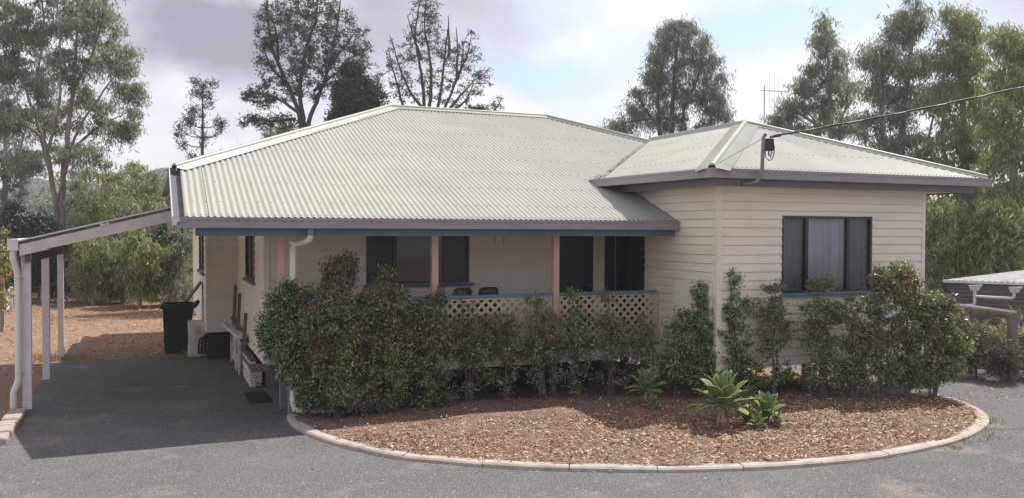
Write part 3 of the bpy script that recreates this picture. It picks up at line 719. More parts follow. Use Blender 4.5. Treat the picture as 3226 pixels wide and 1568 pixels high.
# end board of the verandah beam, fascias
mb = MB(); mb.box(.60, XW-.03, 13.37, 13.41, 2.905, 3.03); part(mb, 'fascia', MT['blue'], house)
mb = MB(); mb.box(8.66, 14.86, 11.73, 11.76, 3.765, 3.90); mb.box(8.66, 8.69, 11.76, 15.2, 3.765, 3.90); mb.box(14.83, 14.86, 11.76, 16.5, 3.765, 3.9)
part(mb, 'fascia', MT['fascia'], house)
mb = MB(); mb.box(.40, .43, YH+.02, 27.6, 3.78, 4.0); mb.bar((.42,13.42,3.02),(.42,15.4,3.80), .03, .16); part(mb, 'fascia', MT['fascia'], house)
mb = MB(); mb.box(1.20, 1.30, 27.2, 27.3, .7, 3.9); mb.box(.43,.53,26.6,26.7,3.0,3.8); part(mb, 'rear_post', MT['post'], house)
# gable infill above verandah side, meter box, vents
mb = MB()
P = [(1.862, YB, 2.97), (1.862, 13.45, 2.97), (1.862, 13.45, zmain(13.45)-.05), (1.862, YB, zmain(YB)-.05)]
mb.add(P, [(0,1,2,3),(3,2,1,0)]); part(mb, 'gable_sheet', MT['wall'], house)
mb = MB(); mb.box(XW-.085, XW-.005, 12.19, 13.28, 1.42, 2.125); part(mb, 'meter_box', MT['white'], house, bevel=.006)
mb = MB(); mb.add([(8.28,15.60,4.035),(8.56,11.70,4.035),(8.72,11.70,4.06),(8.85,15.80,4.10)], [(0,1,2,3)]); part(mb, 'valley_tray', MT['roof'], house)
mb = MB(); mb.box(8.75, 8.80, YB-.055, YB-.008, .88, 3.0); mb.box(8.96, XW-.04, YB-.055, YB-.008, .88, 3.0); mb.box(8.801, 8.959, YB-.045, YB-.01, .88, 3.0); part(mb, 'sidelight', MT['door'], house)
mb = MB(); mb.box(6.25, 6.42, YB-.10, YB-.02, 2.72, 2.91); mb.box(6.44, 6.60, YB-.06, YB-.02, 2.71, 2.92); part(mb, 'wall_light', MT['ac'], house, bevel=.005)
# downpipe at the verandah corner
mb = MB(); mb.tube([(2.27,13.30,3.02),(2.27,13.30,2.93),(2.27,13.36,2.85),(2.20,13.55,2.80),(2.12,13.86,2.78),(2.085,13.86,2.70),(2.085,13.86,.45),(2.085,13.84,.24),(2.10,13.80,.14),(2.22,13.76,.115),(2.75,13.66,.12)], .05, 12)
for z in (2.15, 2.79, .30): mb.tube([(2.085,13.86,z-.02),(2.085,13.86,z+.02)], .057, 12)
dp = part(mb, 'downpipe', MT['pvc'], house)
mb = MB(); mb.tube([(2.27,13.30,3.04),(2.27,13.30,2.91)], .054, 12); part(mb, 'outlet', MT['bluelight'], dp)
mb = MB(); mb.tube([(13.97,12.35,.2),(13.97,12.35,3.75)], .045, 10); part(mb, 'downpipe', mat('maroon_pipe', (.10,.035,.04), .5), house)
mb = MB()
for px_, py_ in ((1900,905),(2230,985)):
    pass
# debris in the valley gutter
C = []; 
for i in range(600):
    t = random.random()**.7; x = 8.53+t*2.6*random.random()**1.2; y = yval(x)-.05+random.gauss(0,.05)
    if x < 9.0: y -= abs(random.gauss(0,.12)); x -= abs(random.gauss(0,.12))
    C.append((x, y, zmain(y)+.02+abs(random.gauss(0,.012))))
C = np.array(C); D = RNG.normal(size=(len(C),3)); D[:,2] *= .3
o = leaves('roof_debris', C, D, RNG.uniform(.02,.06,len(C)), RNG.uniform(.006,.016,len(C)), leafmat('old_debris', [(0,(.07,.055,.045)),(.7,(.17,.14,.115)),(1,(.36,.25,.16))], .7, .1, .03)); props(o, 'dead leaves packed in the roof valley above the verandah', 'leaf litter', kind='stuff')
# ---------------------------------------------------------------- trees
def segs_mesh(segs, n=5):
    """segs: array (k,8) p0,p1,r0,r1 -> tapered tubes"""
    A = np.array([s_[0] for s_ in segs], float); B = np.array([s_[1] for s_ in segs], float)
    r0 = np.array([s_[2] for s_ in segs]); r1 = np.array([s_[3] for s_ in segs])
    D = B-A; D /= np.linalg.norm(D, axis=1, keepdims=True)+1e-9
    up = np.where(np.abs(D[:,2:3]) > .9, np.array([[1.,0,0]]), np.array([[0,0,1.]]))
    X = np.cross(D, up); X /= np.linalg.norm(X, axis=1, keepdims=True); Y = np.cross(D, X)
    th = np.arange(n)*2*PI/n; c, s_ = np.cos(th), np.sin(th)
    ring = X[:,None,:]*c[None,:,None]+Y[:,None,:]*s_[None,:,None]
    V = np.concatenate([A[:,None,:]-D[:,None,:]*r0[:,None,None]*.4+ring*r0[:,None,None], B[:,None,:]+D[:,None,:]*r1[:,None,None]*.4+ring*r1[:,None,None]], 1)
    k = len(segs); base = (np.arange(k)*2*n)[:,None]; j = np.arange(n)[None,:]; j2 = (np.arange(n)+1) % n
    Q = np.stack([base+j, base+j2[None,:], base+n+j2[None,:], base+n+j], -1).reshape(-1, 4)
    return V.reshape(-1, 3), Q
def polyline(pts, r0, r1, step=.35, wig=.0):
    P = smooth(pts, 6); out = []; L_ = [0]
    for i in range(1, len(P)): L_.append(L_[-1]+float(np.linalg.norm(P[i]-P[i-1])))
    n = max(2, int(L_[-1]/step)); Q = [np.array([np.interp(s_, L_, [p[k] for p in P]) for k in range(3)]) for s_ in np.linspace(0, L_[-1], n+1)]
    for i in range(1, n): Q[i] = Q[i]+RNG.normal(0, wig, 3)
    R_ = [r0+(r1-r0)*i/n for i in range(n+1)]
    return Q, R_
THIN = .46
def tree(name, label, cat, base, limbs, blobs, bark, leaf, nleaf=24, ll=(.14,.26), lw=(.02,.035), cr=.35, droop=1.0, tw=.016, group=None, maxr=.06, spread=None, up=.25, trunkname='trunk', csub=0, sag=.1):
    """limbs: [(points, r0, r1)] world; blobs: [(centre, (rx,ry,rz), n clusters)] world. Leaves hang in clumps at twig ends."""
    root = thing(name, label, cat, tuple(base), group)
    nodes = []; nr = []; segs = []
    for pts, r0, r1 in limbs:
        Q, R_ = polyline(pts, r0, r1, .3, .012)
        for i in range(len(Q)-1): segs.append((Q[i], Q[i+1], R_[i], R_[i+1]))
        k0 = len(Q)//5
        nodes += Q[k0:]; nr += R_[k0:]
    cl = []
    for c, rad, n in blobs:
        if cr > .3: n = max(5, int(n*THIN))
        c = np.array(c, float); rad = np.array(rad, float) if hasattr(rad, '__len__') else np.array([rad]*3)
        k = 0
        while k < n:
            p = RNG.normal(size=3); p /= np.linalg.norm(p); p *= RNG.uniform(.25, 1)**.6
            cl.append(c+p*rad); k += 1
    cl = np.array(cl); ND = np.array(nodes)
    d0 = np.array([np.min(np.linalg.norm(ND-c, axis=1)) for c in cl]); order = np.argsort(d0)
    buf = np.zeros((len(ND)+len(cl)*5, 3)); buf[:len(ND)] = ND; rb = np.zeros(len(buf)); rb[:len(ND)] = nr; m_ = len(ND)
    twp = []
    for ci in order:
        c = cl[ci]; v = c-buf[:m_]; dd = np.linalg.norm(v, axis=1); cost = dd*(1+.8*np.clip(-v[:,2]/(dd+1e-6), 0, 1))+.2*np.clip(.05-rb[:m_], 0, .05)
        k = int(np.argmin(cost)); a = buf[k]; L_ = dd[k]
        if L_ < .05: continue
        mid = (a+c)/2+np.array([0,0,L_*up])+RNG.normal(0, L_*.09, 3)
        n = 4; pts = [(1-t)**2*a+2*t*(1-t)*mid+t*t*c for t in np.linspace(0, 1, n+1)]
        for i in range(1,n): pts[i] = pts[i]+RNG.normal(0,L_*.02,3)
        r0 = min(rb[k]*.8, tw*.6+.010*L_); r0 = min(max(r0, tw*.6), maxr)
        rr = [r0+(tw*.35-r0)*i/n for i in range(n+1)]
        for i in range(n):
            segs.append((pts[i], pts[i+1], rr[i], rr[i+1])); buf[m_] = pts[i+1]; rb[m_] = rr[i+1]; m_ += 1
        twp.append((pts[2], pts[3], c))
    V, Q = segs_mesh(segs); fast_mesh(trunkname, V, Q, bark, root, tuple(base), smooth=True)
    # leaf clumps: leaves strung along twigs and hanging round their ends
    C = []; D = []
    if cr > .3: nleaf = int(nleaf*1.5); cr = cr*.78; lw = (lw[0]*1.25, lw[1]*1.25)
    for p2, p3, c in twp:
        n = max(3, int(nleaf*RNG.uniform(.35, 1.7)))
        t = RNG.uniform(0, 1.0, n)[:,None]**.7; s_ = cr*RNG.uniform(.45, 1.1)
        g_ = np.clip(RNG.normal(0, 1, (n,3)), -1.7, 1.7)*s_
        if cr > .2:                                    # leaves hang in separate strings
            ns = max(3, n//9); sx = np.clip(RNG.normal(0, 1, (ns,3)), -1.6, 1.6)*s_; k_ = RNG.integers(0, ns, n)
            g_ = sx[k_]*np.array([1,1,.7])+RNG.normal(0, .05+.02*s_, (n,3)); g_[:,2] -= RNG.uniform(0, 1, n)*s_*1.1*droop
        q = p2*(1-t)+c*t+g_*np.array([1,1,.9])*np.clip(t+.3,0,1)
        if cr <= .2: q[:,2] -= np.abs(RNG.normal(0, s_*.6*droop, n))
        C.append(q)
        dr = RNG.normal(0, 1, (n,3)); dr[:,2] = dr[:,2]*(1-.6*min(1,droop))-1.5*droop; D.append(dr)
    C = np.concatenate(C); D = np.concatenate(D); k = len(C)
    ln = RNG.uniform(*ll, k); leaves('crown', C, D, ln, RNG.uniform(*lw, k), leaf, root, tuple(base), .1)
    return root
bark_gum = mat('bark_gum', (.27,.23,.20), .85, .2, 1.5, col2=(.17,.13,.11), c2scale=1.2, c2lo=.45, c2hi=.6, stretch=(2,2,.5))
bark_pale = mat('bark_pale', (.42,.36,.30), .85, .2, 2, col2=(.22,.17,.14), c2scale=1.5, stretch=(2,2,.5))
bark_dark = mat('bark_dark', (.085,.078,.08), .9, .2, 3)
lf_gum = leafmat('gum_leaf', [(0,(.13,.165,.10)),(.5,(.24,.29,.18)),(.85,(.36,.40,.27)),(1,(.46,.38,.25))], .5, .5, .05)
lf_gum2 = leafmat('gum_leaf_blue', [(0,(.10,.14,.105)),(.6,(.20,.25,.19)),(1,(.33,.36,.27))], .5, .5, .05)
lf_olive = leafmat('olive_leaf', [(0,(.15,.185,.07)),(.5,(.28,.33,.13)),(.9,(.40,.44,.20)),(1,(.48,.40,.20))], .5, .5, .05)
lf_dark = leafmat('dark_leaf', [(0,(.02,.04,.025)),(.7,(.035,.065,.038)),(1,(.06,.10,.055))], .4, .2, .06)
lf_sparse = leafmat('sparse_leaf', [(0,(.05,.065,.05)),(.6,(.09,.11,.08)),(1,(.16,.18,.12))], .45, .25, .06)
lf_pine = leafmat('pine_leaf', [(0,(.015,.03,.025)),(.7,(.03,.055,.042)),(1,(.05,.08,.055))], .5, .2, .05)
def W_(t, *pts, dz=0):
    """points (x, y[, extra depth]) on the plan sheet at distance t"""
    return [far(p[0], p[1], t+(p[2] if len(p) > 2 else 0)) for p in pts]
def B_(t, lst):
    out = []
    for q in lst:
        x, y, rx, ry, n = q[:5]; dt = q[5] if len(q) > 5 else 0; s_ = (t+dt)*K/F
        out.append((far(x, y, t+dt), (rx*s_, max(rx, ry)*s_*.8, ry*s_), n))
    return out
def foot(x, t):
    p = far(x, 700, t); return np.array([p[0], p[1], tz(p[0], p[1])])
# big gum on the left
b = foot(150, 37); t = 37
limbs = [([b]+W_(t,(146,560),(132,470),(118,380),(80,270),(30,140)), .18, .03), ([b+.05]+W_(t,(158,560),(160,430),(175,300),(190,150),(200,0),(205,-90)), .17, .03),
 (W_(t,(140,520,.2),(165,430,-.4),(195,330,-.8),(240,260,-1),(290,190,-1.2)), .09, .03), (W_(t,(128,440),(100,330,.8),(95,200,1),(110,60,1.2),(100,-60,1.2)), .08, .03),
 (W_(t,(162,400),(200,360,1),(255,315,1.4),(310,290,1.6)), .09, .02), (W_(t,(110,350),(60,310,-.6),(10,270,-1),(-60,240,-1)), .09, .02),
 (W_(t,(186,220),(235,130,-.6),(265,20,-.8)), .09, .02), (W_(t,(118,390),(150,250,-1.2),(150,100,-1.5),(140,-50,-1.5)), .075, .03)]
tree('gum_tree', 'tall multi stemmed gum tree with pale bark standing left of the carport', 'tree', b, limbs,
 B_(t,[(q_[0],q_[1],q_[2],q_[3],int(q_[4]*1.5),*q_[5:]) for q_ in [(60,60,80,70,62),(150,20,80,70,62,1),(240,60,60,70,48,-.6),(300,150,50,45,30,-1),(330,225,42,35,26,-1.2),(180,170,90,60,50,-.5),(60,190,70,60,44,.5),(20,290,60,50,34,-.8),(120,300,60,50,30,1),(220,270,60,45,34,1),(290,330,55,40,30,1.4),(200,385,70,40,30),(70,400,60,45,30,.8),(10,130,60,60,40),(-40,20,60,80,30),(255,-10,40,50,26),(330,300,30,30,12,1),(40,-60,90,50,40),(180,-70,90,50,40)]]),
 bark_gum, lf_gum, nleaf=84, ll=(.15,.27), lw=(.022,.04), cr=.46, maxr=.06, tw=.018)
b = foot(-5, 44); t = 44
tree('gum_tree', 'darker gum tree at the far left edge behind the tall gum', 'tree', b, [([b]+W_(t,(5,560),(15,420),(5,280)), .25, .05),(W_(t,(10,480),(50,380),(70,300)), .1, .03)],
 B_(t,[(0,260,45,55,34),(20,340,60,45,34),(-20,420,60,50,30),(50,410,50,40,28),(20,480,60,40,26)]), bark_gum, lf_gum2, nleaf=60, ll=(.2,.34), lw=(.035,.06), cr=.5)
# middle gums over the carport
def bushy(x, t, top, rx, label, leaf=None, low=748, n=90, **k):
    return bushy_(x, t, top, rx, label, leaf or lf_olive, low, int(n*1.35), **k)
def bushy_(x, t, top, rx, label, leaf=lf_olive, low=748, n=90, bark=bark_pale, lean=0, name='gum_sapling', cat='tree', nleaf=56, ll=(.15,.28), lw=(.028,.05), cr=.4, group=None):
    b = foot(x, t); h = low-top
    L_ = [([b]+W_(t,(x+lean*.3,top+h*.65),(x+lean*.7,top+h*.35),(x+lean,top+h*.08)), .10, .02), ([b+.03]+W_(t,(x-rx*.2,top+h*.6,.3),(x-rx*.45,top+h*.3,.5)), .07, .02), ([b+.02]+W_(t,(x+rx*.25,top+h*.6,-.3),(x+rx*.5,top+h*.32,-.5)), .07, .02)]
    B2 = [(x+lean,top+h*.16,rx*.55,h*.15,n*.16),(x-rx*.4,top+h*.34,rx*.55,h*.17,n*.2,.5),(x+rx*.4,top+h*.36,rx*.55,h*.17,n*.2,-.5),(x,top+h*.52,rx*.8,h*.18,n*.22),(x-rx*.3,top+h*.74,rx*.7,h*.18,n*.16,-.3),(x+rx*.35,top+h*.78,rx*.65,h*.18,n*.14,.3)]
    return tree(name, label, cat, b, L_, B_(t, [(*q[:4], int(q[4]), *q[5:]) for q in B2]), bark, leaf, nleaf, ll, lw, cr, group=group)
G = 'bushy gums along the back boundary'
bushy(265, 36, 395, 85, 'olive bushy gum above the left half of the carport roof', n=150, group=G)
bushy(372, 39, 385, 62, 'olive bushy gum nearest the house corner behind the carport roof', n=130, group=G)
bushy(215, 41, 430, 60, 'slender gum between the tall gum and the bushy gums', leaf=lf_gum, n=100, group=G)
bushy(430, 34, 520, 62, 'leafy gum beneath the house eave beyond the open bin', n=130, leaf=lf_gum, group=G)
bushy(350, 33, 560, 55, 'low willowy gum in the middle of the carport opening', n=100, group=G)
bushy(235, 34, 560, 55, 'low gum seen between second carport post and the centre of the yard', n=90, leaf=lf_olive, group=G)
bushy(395, 40, 500, 45, 'gum with thin pale stem in front of the dark wood', n=80, leaf=lf_gum, group=G)
bushy(30, 36, 500, 70, 'dark green leafy tree beside the boundary fence on the left', leaf=lf_dark, n=110, cr=.45, name='leafy_tree', ll=(.12,.2), lw=(.05,.09))
bushy(105, 35, 515, 62, 'dark green leafy tree behind the first carport post', leaf=lf_dark, n=110, name='leafy_tree', ll=(.12,.2), lw=(.05,.09))
bushy(165, 38, 470, 60, 'grey green tree behind the second carport post', leaf=lf_gum, n=90, group=G)
bushy(-30, 33, 540, 60, 'dark leafy tree cut by the left edge of the picture', leaf=lf_dark, n=70, name='leafy_tree', ll=(.12,.2), lw=(.05,.09))
bushy(345, 41, 388, 62, 'tallest bushy gum just left of the house corner', n=150, leaf=lf_olive, group=G)
bushy(205, 43, 415, 62, 'gum filling the gap right of the tall gum', n=130, leaf=lf_gum, group=G)
bushy(300, 42, 415, 70, 'grey green gum rising behind the bushy gums at the middle of the carport roof', n=150, leaf=lf_gum, group=G)
bushy(400, 44, 420, 60, 'grey green gum behind the roof corner and the bunya pine', n=130, leaf=lf_gum, group=G)
bushy(120, 45, 500, 70, 'low grey bush between the tall gum and the fence', n=120, leaf=lf_gum2, group=G)
bushy(310, 35, 600, 60, 'low thicket between the grey post and the wheelie bin', n=110, leaf=lf_gum, group=G)
bushy(455, 37, 590, 55, 'thicket directly behind the open bin lid', n=100, leaf=lf_olive, group=G)
yl = leafmat('yellow_flower', [(0,(.5,.34,.03)),(.28,(.62,.46,.05)),(.3,(.08,.12,.04)),(1,(.14,.18,.06))], .5, .3, .05)
bushy(2, 25, 570, 22, 'shrub with yellow blossom at the left edge beyond the carport gutter', leaf=yl, low=790, n=34, name='flowering_shrub', cat='shrub', nleaf=40, cr=.16, ll=(.07,.13), lw=(.04,.07))
# woodland behind the boundary, one mass
def wood(n, xs, ts, ztop, name, label, leaf):
    C = []; 
    for i in range(n):
        x = RNG.uniform(*xs); t = RNG.uniform(*ts); p = far(x, 600, t); h = ztop*(.65+.35*math.sin(x*.05+1)*math.cos(x*.021+t*.2))
        zc = abs(RNG.uniform(0, 1))**.8*h; base_ = np.array([p[0], p[1], zc])
        C.append(base_+RNG.normal(0,.45,(34,3))+0)
    C = np.concatenate(C); C[:,2] = np.maximum(C[:,2], -.8); D = RNG.normal(size=C.shape); D[:,2] = D[:,2]*.5-1
    o = leaves(name, C, D, RNG.uniform(.25,.45,len(C)), RNG.uniform(.06,.11,len(C)), leaf); props(o, label, 'woodland', kind='stuff')
wood(1500, (-260,640), (45,58), 6.2, 'woodland', 'dense dull green bushland behind the back yard', lf_gum)
wood(1300, (2180,2800), (36,50), 5.5, 'woodland', 'dense olive bushland behind the shed on the right', lf_olive)
# bunya pine: whorled upcurved branches with tufts
def pine(x, top, low, t, label):
    b = foot(x, t); root = thing('pine_tree', label, 'tree', tuple(b)); T = far(x+2, top, t); s_ = t*K/F; segs = []; C = []; D = []
    Q, R_ = polyline([b, (b+T)/2, T], .22, .02, .4, .01)
    for i in range(len(Q)-1): segs.append((Q[i], Q[i+1], R_[i], R_[i+1]))
    def tuft(p, d, n, s0=.30):
        q = p+RNG.normal(0, s0, (n,3)); C.append(q); e = RNG.normal(0,.6,(n,3))+d*.6+np.array([0,0,.5]); D.append(e)
    z0 = far(x, low, t)[2]; H = T[2]-z0
    for k in range(11):
        f = k/10; z = z0+H*f*.97; L_ = ((80*(1-f)**.7+14)*s_*RNG.uniform(.55,1.1)) if f < .65 else (40*(1-f)+22)*s_*RNG.uniform(.7,1.1); n = 4
        for j in range(n):
            if RNG.random() < .3: continue
            a = k*2.4+j*2*PI/n+RNG.uniform(-.5,.5); c = np.array([math.cos(a), math.sin(a), 0]); p0 = np.array([T[0],T[1],z])
            pts = [p0, p0+c*L_*.5+np.array([0,0,L_*.02]), p0+c*L_*.85+np.array([0,0,L_*.22]), p0+c*L_+np.array([0,0,L_*.45])]
            q, r = polyline(pts, .05*(1-f*.6), .012, .25, .01)
            for i in range(len(q)-1): segs.append((q[i], q[i+1], r[i], r[i+1]))
            m0 = int(len(q)*(.55 if f < .7 else .25))
            for p in q[m0::2]: tuft(p, c, 14, .07)
            tuft(q[-1], c, 110, .16)
        tuft(np.array([T[0],T[1],z]), np.array([0,0,1.]), 40 if f > .35 else 10, .14)
    V, Qd = segs_mesh(segs); fast_mesh('trunk', V, Qd, bark_dark, root, tuple(b), True)
    C = np.concatenate(C); D = np.concatenate(D); leaves('crown', C, D, RNG.uniform(.14,.26,len(C)), RNG.uniform(.03,.05,len(C)), lf_pine, root, tuple(b), .1)
pine(508, 214, 470, 46, 'narrow dark pine with upswept tufted branches behind the roof corner')
# sparse dark trees behind the ridge
def sparse(x, t, limbs, blobs, label, nleaf=16, cr=.22, ll=(.10,.2), lw=(.025,.05), leaf=lf_sparse, tw=.022, bare=0, r=.2):
    b = foot(x, t); L_ = []
    for i, pts in enumerate(limbs):
        q = W_(t, *pts)
        if pts[0][1] > 340: q = [b]+q; L_.append((q, r, .02))
        else: L_.append((q, .075, .014))
    return tree('bare_tree', label, 'tree', b, L_, B_(t, [(q[0], q[1], q[2]*1.2, q[3]*1.15, int(q[4]*1.15), *q[5:]) for q in blobs]), bark_dark, leaf, int(nleaf*.72), ll, lw, cr*.42, droop=.25, tw=tw, up=.02, maxr=.05)
sparse(760, 34, [[(760,345),(730,230),(685,120),(672,20),(670,-60)],[(765,345),(755,240),(770,130),(795,40),(800,-60)],[(772,350),(800,250),(832,150),(850,50),(860,-20)],[(745,280),(700,250),(650,235),(615,238)],
  [(742,300),(690,305),(640,300),(610,318)],[(700,160),(670,105),(645,92)],[(790,230),(840,190),(890,160),(930,120)],[(720,210),(680,165),(655,100)],[(835,160),(880,100),(900,70)],[(700,150),(690,60),(655,40)]],
  [(690,60,42,60,80),(745,40,45,55,80,.5),(800,30,50,50,85,-.5),(850,70,45,50,60,.5),(665,110,30,25,20),(700,160,50,50,70),(800,130,60,60,90),(870,150,50,50,55,.5),(650,245,40,22,42,-.4),(700,230,45,35,46,.5),(640,305,35,14,30),(690,305,50,22,40),(780,215,50,50,60),(905,120,30,45,30),(920,200,40,50,40),(745,320,50,20,26),(755,130,40,60,50,-.6),(730,-50,90,40,60)],
  'large dark feathery tree behind the left slope of the roof', nleaf=26, cr=.27)
sparse(1085, 36, [[(1070,345),(1062,200),(1045,90),(1060,-10)],[(1080,345),(1085,180),(1068,70),(1075,-20)],[(1095,345),(1110,230),(1120,130),(1130,60)],[(1105,345),(1130,250),(1160,170),(1165,110)],[(1110,300),(1160,240),(1200,200),(1225,180)],
  [(1070,280),(1030,230),(1000,150),(980,90)],[(1050,300),(1020,280),(990,180),(975,120)],[(1120,290),(1170,255),(1190,215)],[(1060,150),(1040,90),(1025,40)],[(1140,220),(1175,140),(1185,95)],[(1150,200),(1150,100),(1148,70)],[(1130,140),(1128,40)]],
  [(1060,60,30,60,60),(1085,30,22,40,40),(1035,120,28,50,40),(1100,150,40,60,70,.5),(1150,150,35,50,65),(1180,130,28,50,36,.5),(1000,190,28,50,36),(1040,220,45,45,60),(1140,235,55,35,66,.5),(1200,210,30,30,28),(1215,185,22,18,12),(985,130,18,40,14),(1080,100,40,60,40,-.6)],
  'tall thin leaved tree with many upright dark branches behind the roof ridge', nleaf=13, cr=.20)
sparse(1225, 36, [[(1225,345),(1215,285),(1205,265)],[(1228,345),(1240,290),(1262,250)]], [(1215,275,22,12,22),(1252,262,14,16,14),(1190,272,22,8,16)], 'small dark twiggy treetop just above the ridge', nleaf=14, cr=.18)
sparse(680, 40, [[(680,345),(690,330),(700,322)]], [(690,335,35,14,36),(720,330,25,12,24)], 'low pale bush peeping over the left roof hip', nleaf=30, leaf=lf_gum, cr=.3)
# dark dense tree
b = foot(895, 33); t = 33
tree('cypress_tree', 'dense very dark green tree in front of the feathery tree', 'tree', b, [([b]+W_(t,(895,340),(885,250),(880,170)), .16, .03)],
 B_(t,[(885,185,26,30,40),(870,235,40,35,60,-.3),(915,225,38,35,56,.3),(880,285,50,30,60),(925,275,38,30,44),(850,300,22,25,22),(945,250,22,30,18)]), bark_dark, lf_dark, nleaf=60, ll=(.10,.18), lw=(.04,.07), cr=.19, droop=.2)
# gum right of the ridge
b = foot(1690, 38); t = 38
tree('gum_tree', 'rounded dark gum standing alone behind the dip between both roofs', 'tree', b,
 [([b]+W_(t,(1690,330),(1695,230),(1700,150),(1710,60)), .28, .04),([b]+W_(t,(1660,330),(1655,250),(1665,170),(1680,90)), .2, .04),([b]+W_(t,(1715,330),(1735,250),(1760,180),(1775,120)), .18, .03),(W_(t,(1660,320),(1620,270),(1600,230)), .1, .02),(W_(t,(1690,300),(1640,300),(1570,310)), .08, .02),(W_(t,(1730,260),(1780,240),(1810,200)), .08, .02)],
 B_(t,[(1705,70,35,38,46),(1675,110,42,38,46,.5),(1745,100,45,38,46,-.5),(1660,170,50,45,56),(1740,170,60,45,66),(1790,180,35,50,44,.5),(1630,215,40,40,40),(1700,240,60,40,60),(1790,250,45,40,48),(1600,265,30,30,26),(1640,290,50,32,40),(1745,300,70,30,52),(1565,310,45,22,30),(1535,325,25,14,14),(1815,280,26,30,24)]),
 bark_dark, lf_gum2, nleaf=80, ll=(.14,.25), lw=(.018,.032), cr=.40, droop=1.2)
b = foot(2085, 34); t = 34
tree('gum_tree', 'pointed gum behind the television antenna', 'tree', b,
 [([b]+W_(t,(2090,360),(2088,250),(2080,120),(2075,40)), .22, .03),([b]+W_(t,(2110,360),(2130,260),(2130,160)), .14, .03),([b]+W_(t,(2060,360),(2030,280),(2010,200)), .13, .02),(W_(t,(2060,320),(2000,280),(1960,260)), .08, .02),(W_(t,(2088,220),(2060,160),(2040,130)), .06, .02)],
 B_(t,[(2075,60,18,34,22),(2070,110,34,32,36),(2110,150,32,36,32,.4),(2060,180,40,38,44),(2120,210,44,38,44,-.4),(2030,230,48,36,44),(2090,270,56,36,50,.5),(1990,270,44,34,36),(1955,300,34,24,24),(2140,300,50,40,44),(2040,320,60,26,44)]),
 bark_pale, lf_gum, nleaf=70, ll=(.14,.25), lw=(.018,.032), cr=.36, droop=1.2)
G2 = 'tall gums crowded behind the right side of the house'
def biggum(x, t, label, limbs, blobs, leaf):
    b = foot(x, t); L_ = []
    for pts, r0, r1 in limbs:
        q = W_(t, *pts)
        if pts[0][1] > 500: q = [b]+q
        L_.append((q, r0, r1))
    tree('gum_tree', label, 'tree', b, L_, B_(t, blobs), bark_gum, leaf, 66, (.14,.25), (.02,.036), .40, 1.1, group=G2)
biggum(2260, 30, 'tallest green gum right of the antenna, its crown reaching the picture top', [([(2260,560),(2265,400),(2280,220),(2300,60),(2310,-30)], .24, .04),([(2250,560),(2225,400),(2215,260),(2220,140)], .18, .03),([(2280,560),(2320,420),(2350,280)], .16, .03)],
 [(2300,30,42,40,44),(2260,70,48,45,50,.5),(2210,130,45,45,46),(2290,150,60,50,64,-.5),(2200,215,50,45,48,.5),(2270,250,60,50,64),(2190,310,45,45,40),(2260,350,60,50,56,.6),(2340,240,45,60,50,.5),(2240,430,60,50,50),(2330,390,60,60,50,-.4),(2300,500,60,50,40)], lf_gum)
biggum(2430, 29, 'broad gum with rounded top near the right edge of the picture', [([(2430,560),(2425,400),(2420,240),(2410,100),(2400,30)], .24, .04),([(2440,560),(2470,420),(2500,300)], .18, .03),([(2420,560),(2380,420),(2370,280),(2375,160)], .16, .03)],
 [(2400,45,45,40,46),(2440,80,42,40,44,.4),(2380,130,50,45,56),(2450,150,45,50,50,-.4),(2390,230,60,50,62),(2470,250,50,50,50,.5),(2400,330,60,50,60,-.5),(2470,370,55,55,54),(2380,430,55,55,50),(2450,480,60,50,50),(2360,540,50,50,40)], lf_olive)
biggum(2540, 27, 'olive gum cut by the right edge of the picture', [([(2550,560),(2545,400),(2540,250),(2530,120)], .22, .04),([(2560,560),(2590,400),(2600,250)], .2, .04)],
 [(2530,90,40,35,40),(2570,130,50,45,50,.5),(2530,190,50,45,50),(2590,230,60,60,60),(2530,290,55,50,56,-.5),(2590,350,60,60,60),(2520,400,55,50,54,.3),(2580,470,60,50,54),(2620,100,50,60,40),(2520,500,50,45,44)], lf_olive)
bushy(2390, 26, 500, 85, 'low spreading olive gum behind the right corner of the house', n=190, low=760, leaf=lf_olive, group=G2)
bushy(2520, 25, 490, 85, 'drooping olive branches hanging over the shed roof', n=190, low=700, leaf=lf_olive, group=G2)
bushy(2200, 30, 430, 70, 'dark lower gum beneath the tallest gum', n=150, low=740, leaf=lf_gum2, group=G2)
bushy(2620, 29, 380, 80, 'gum beyond the right edge leaning into the picture', n=140, low=760, leaf=lf_olive, group=G2)
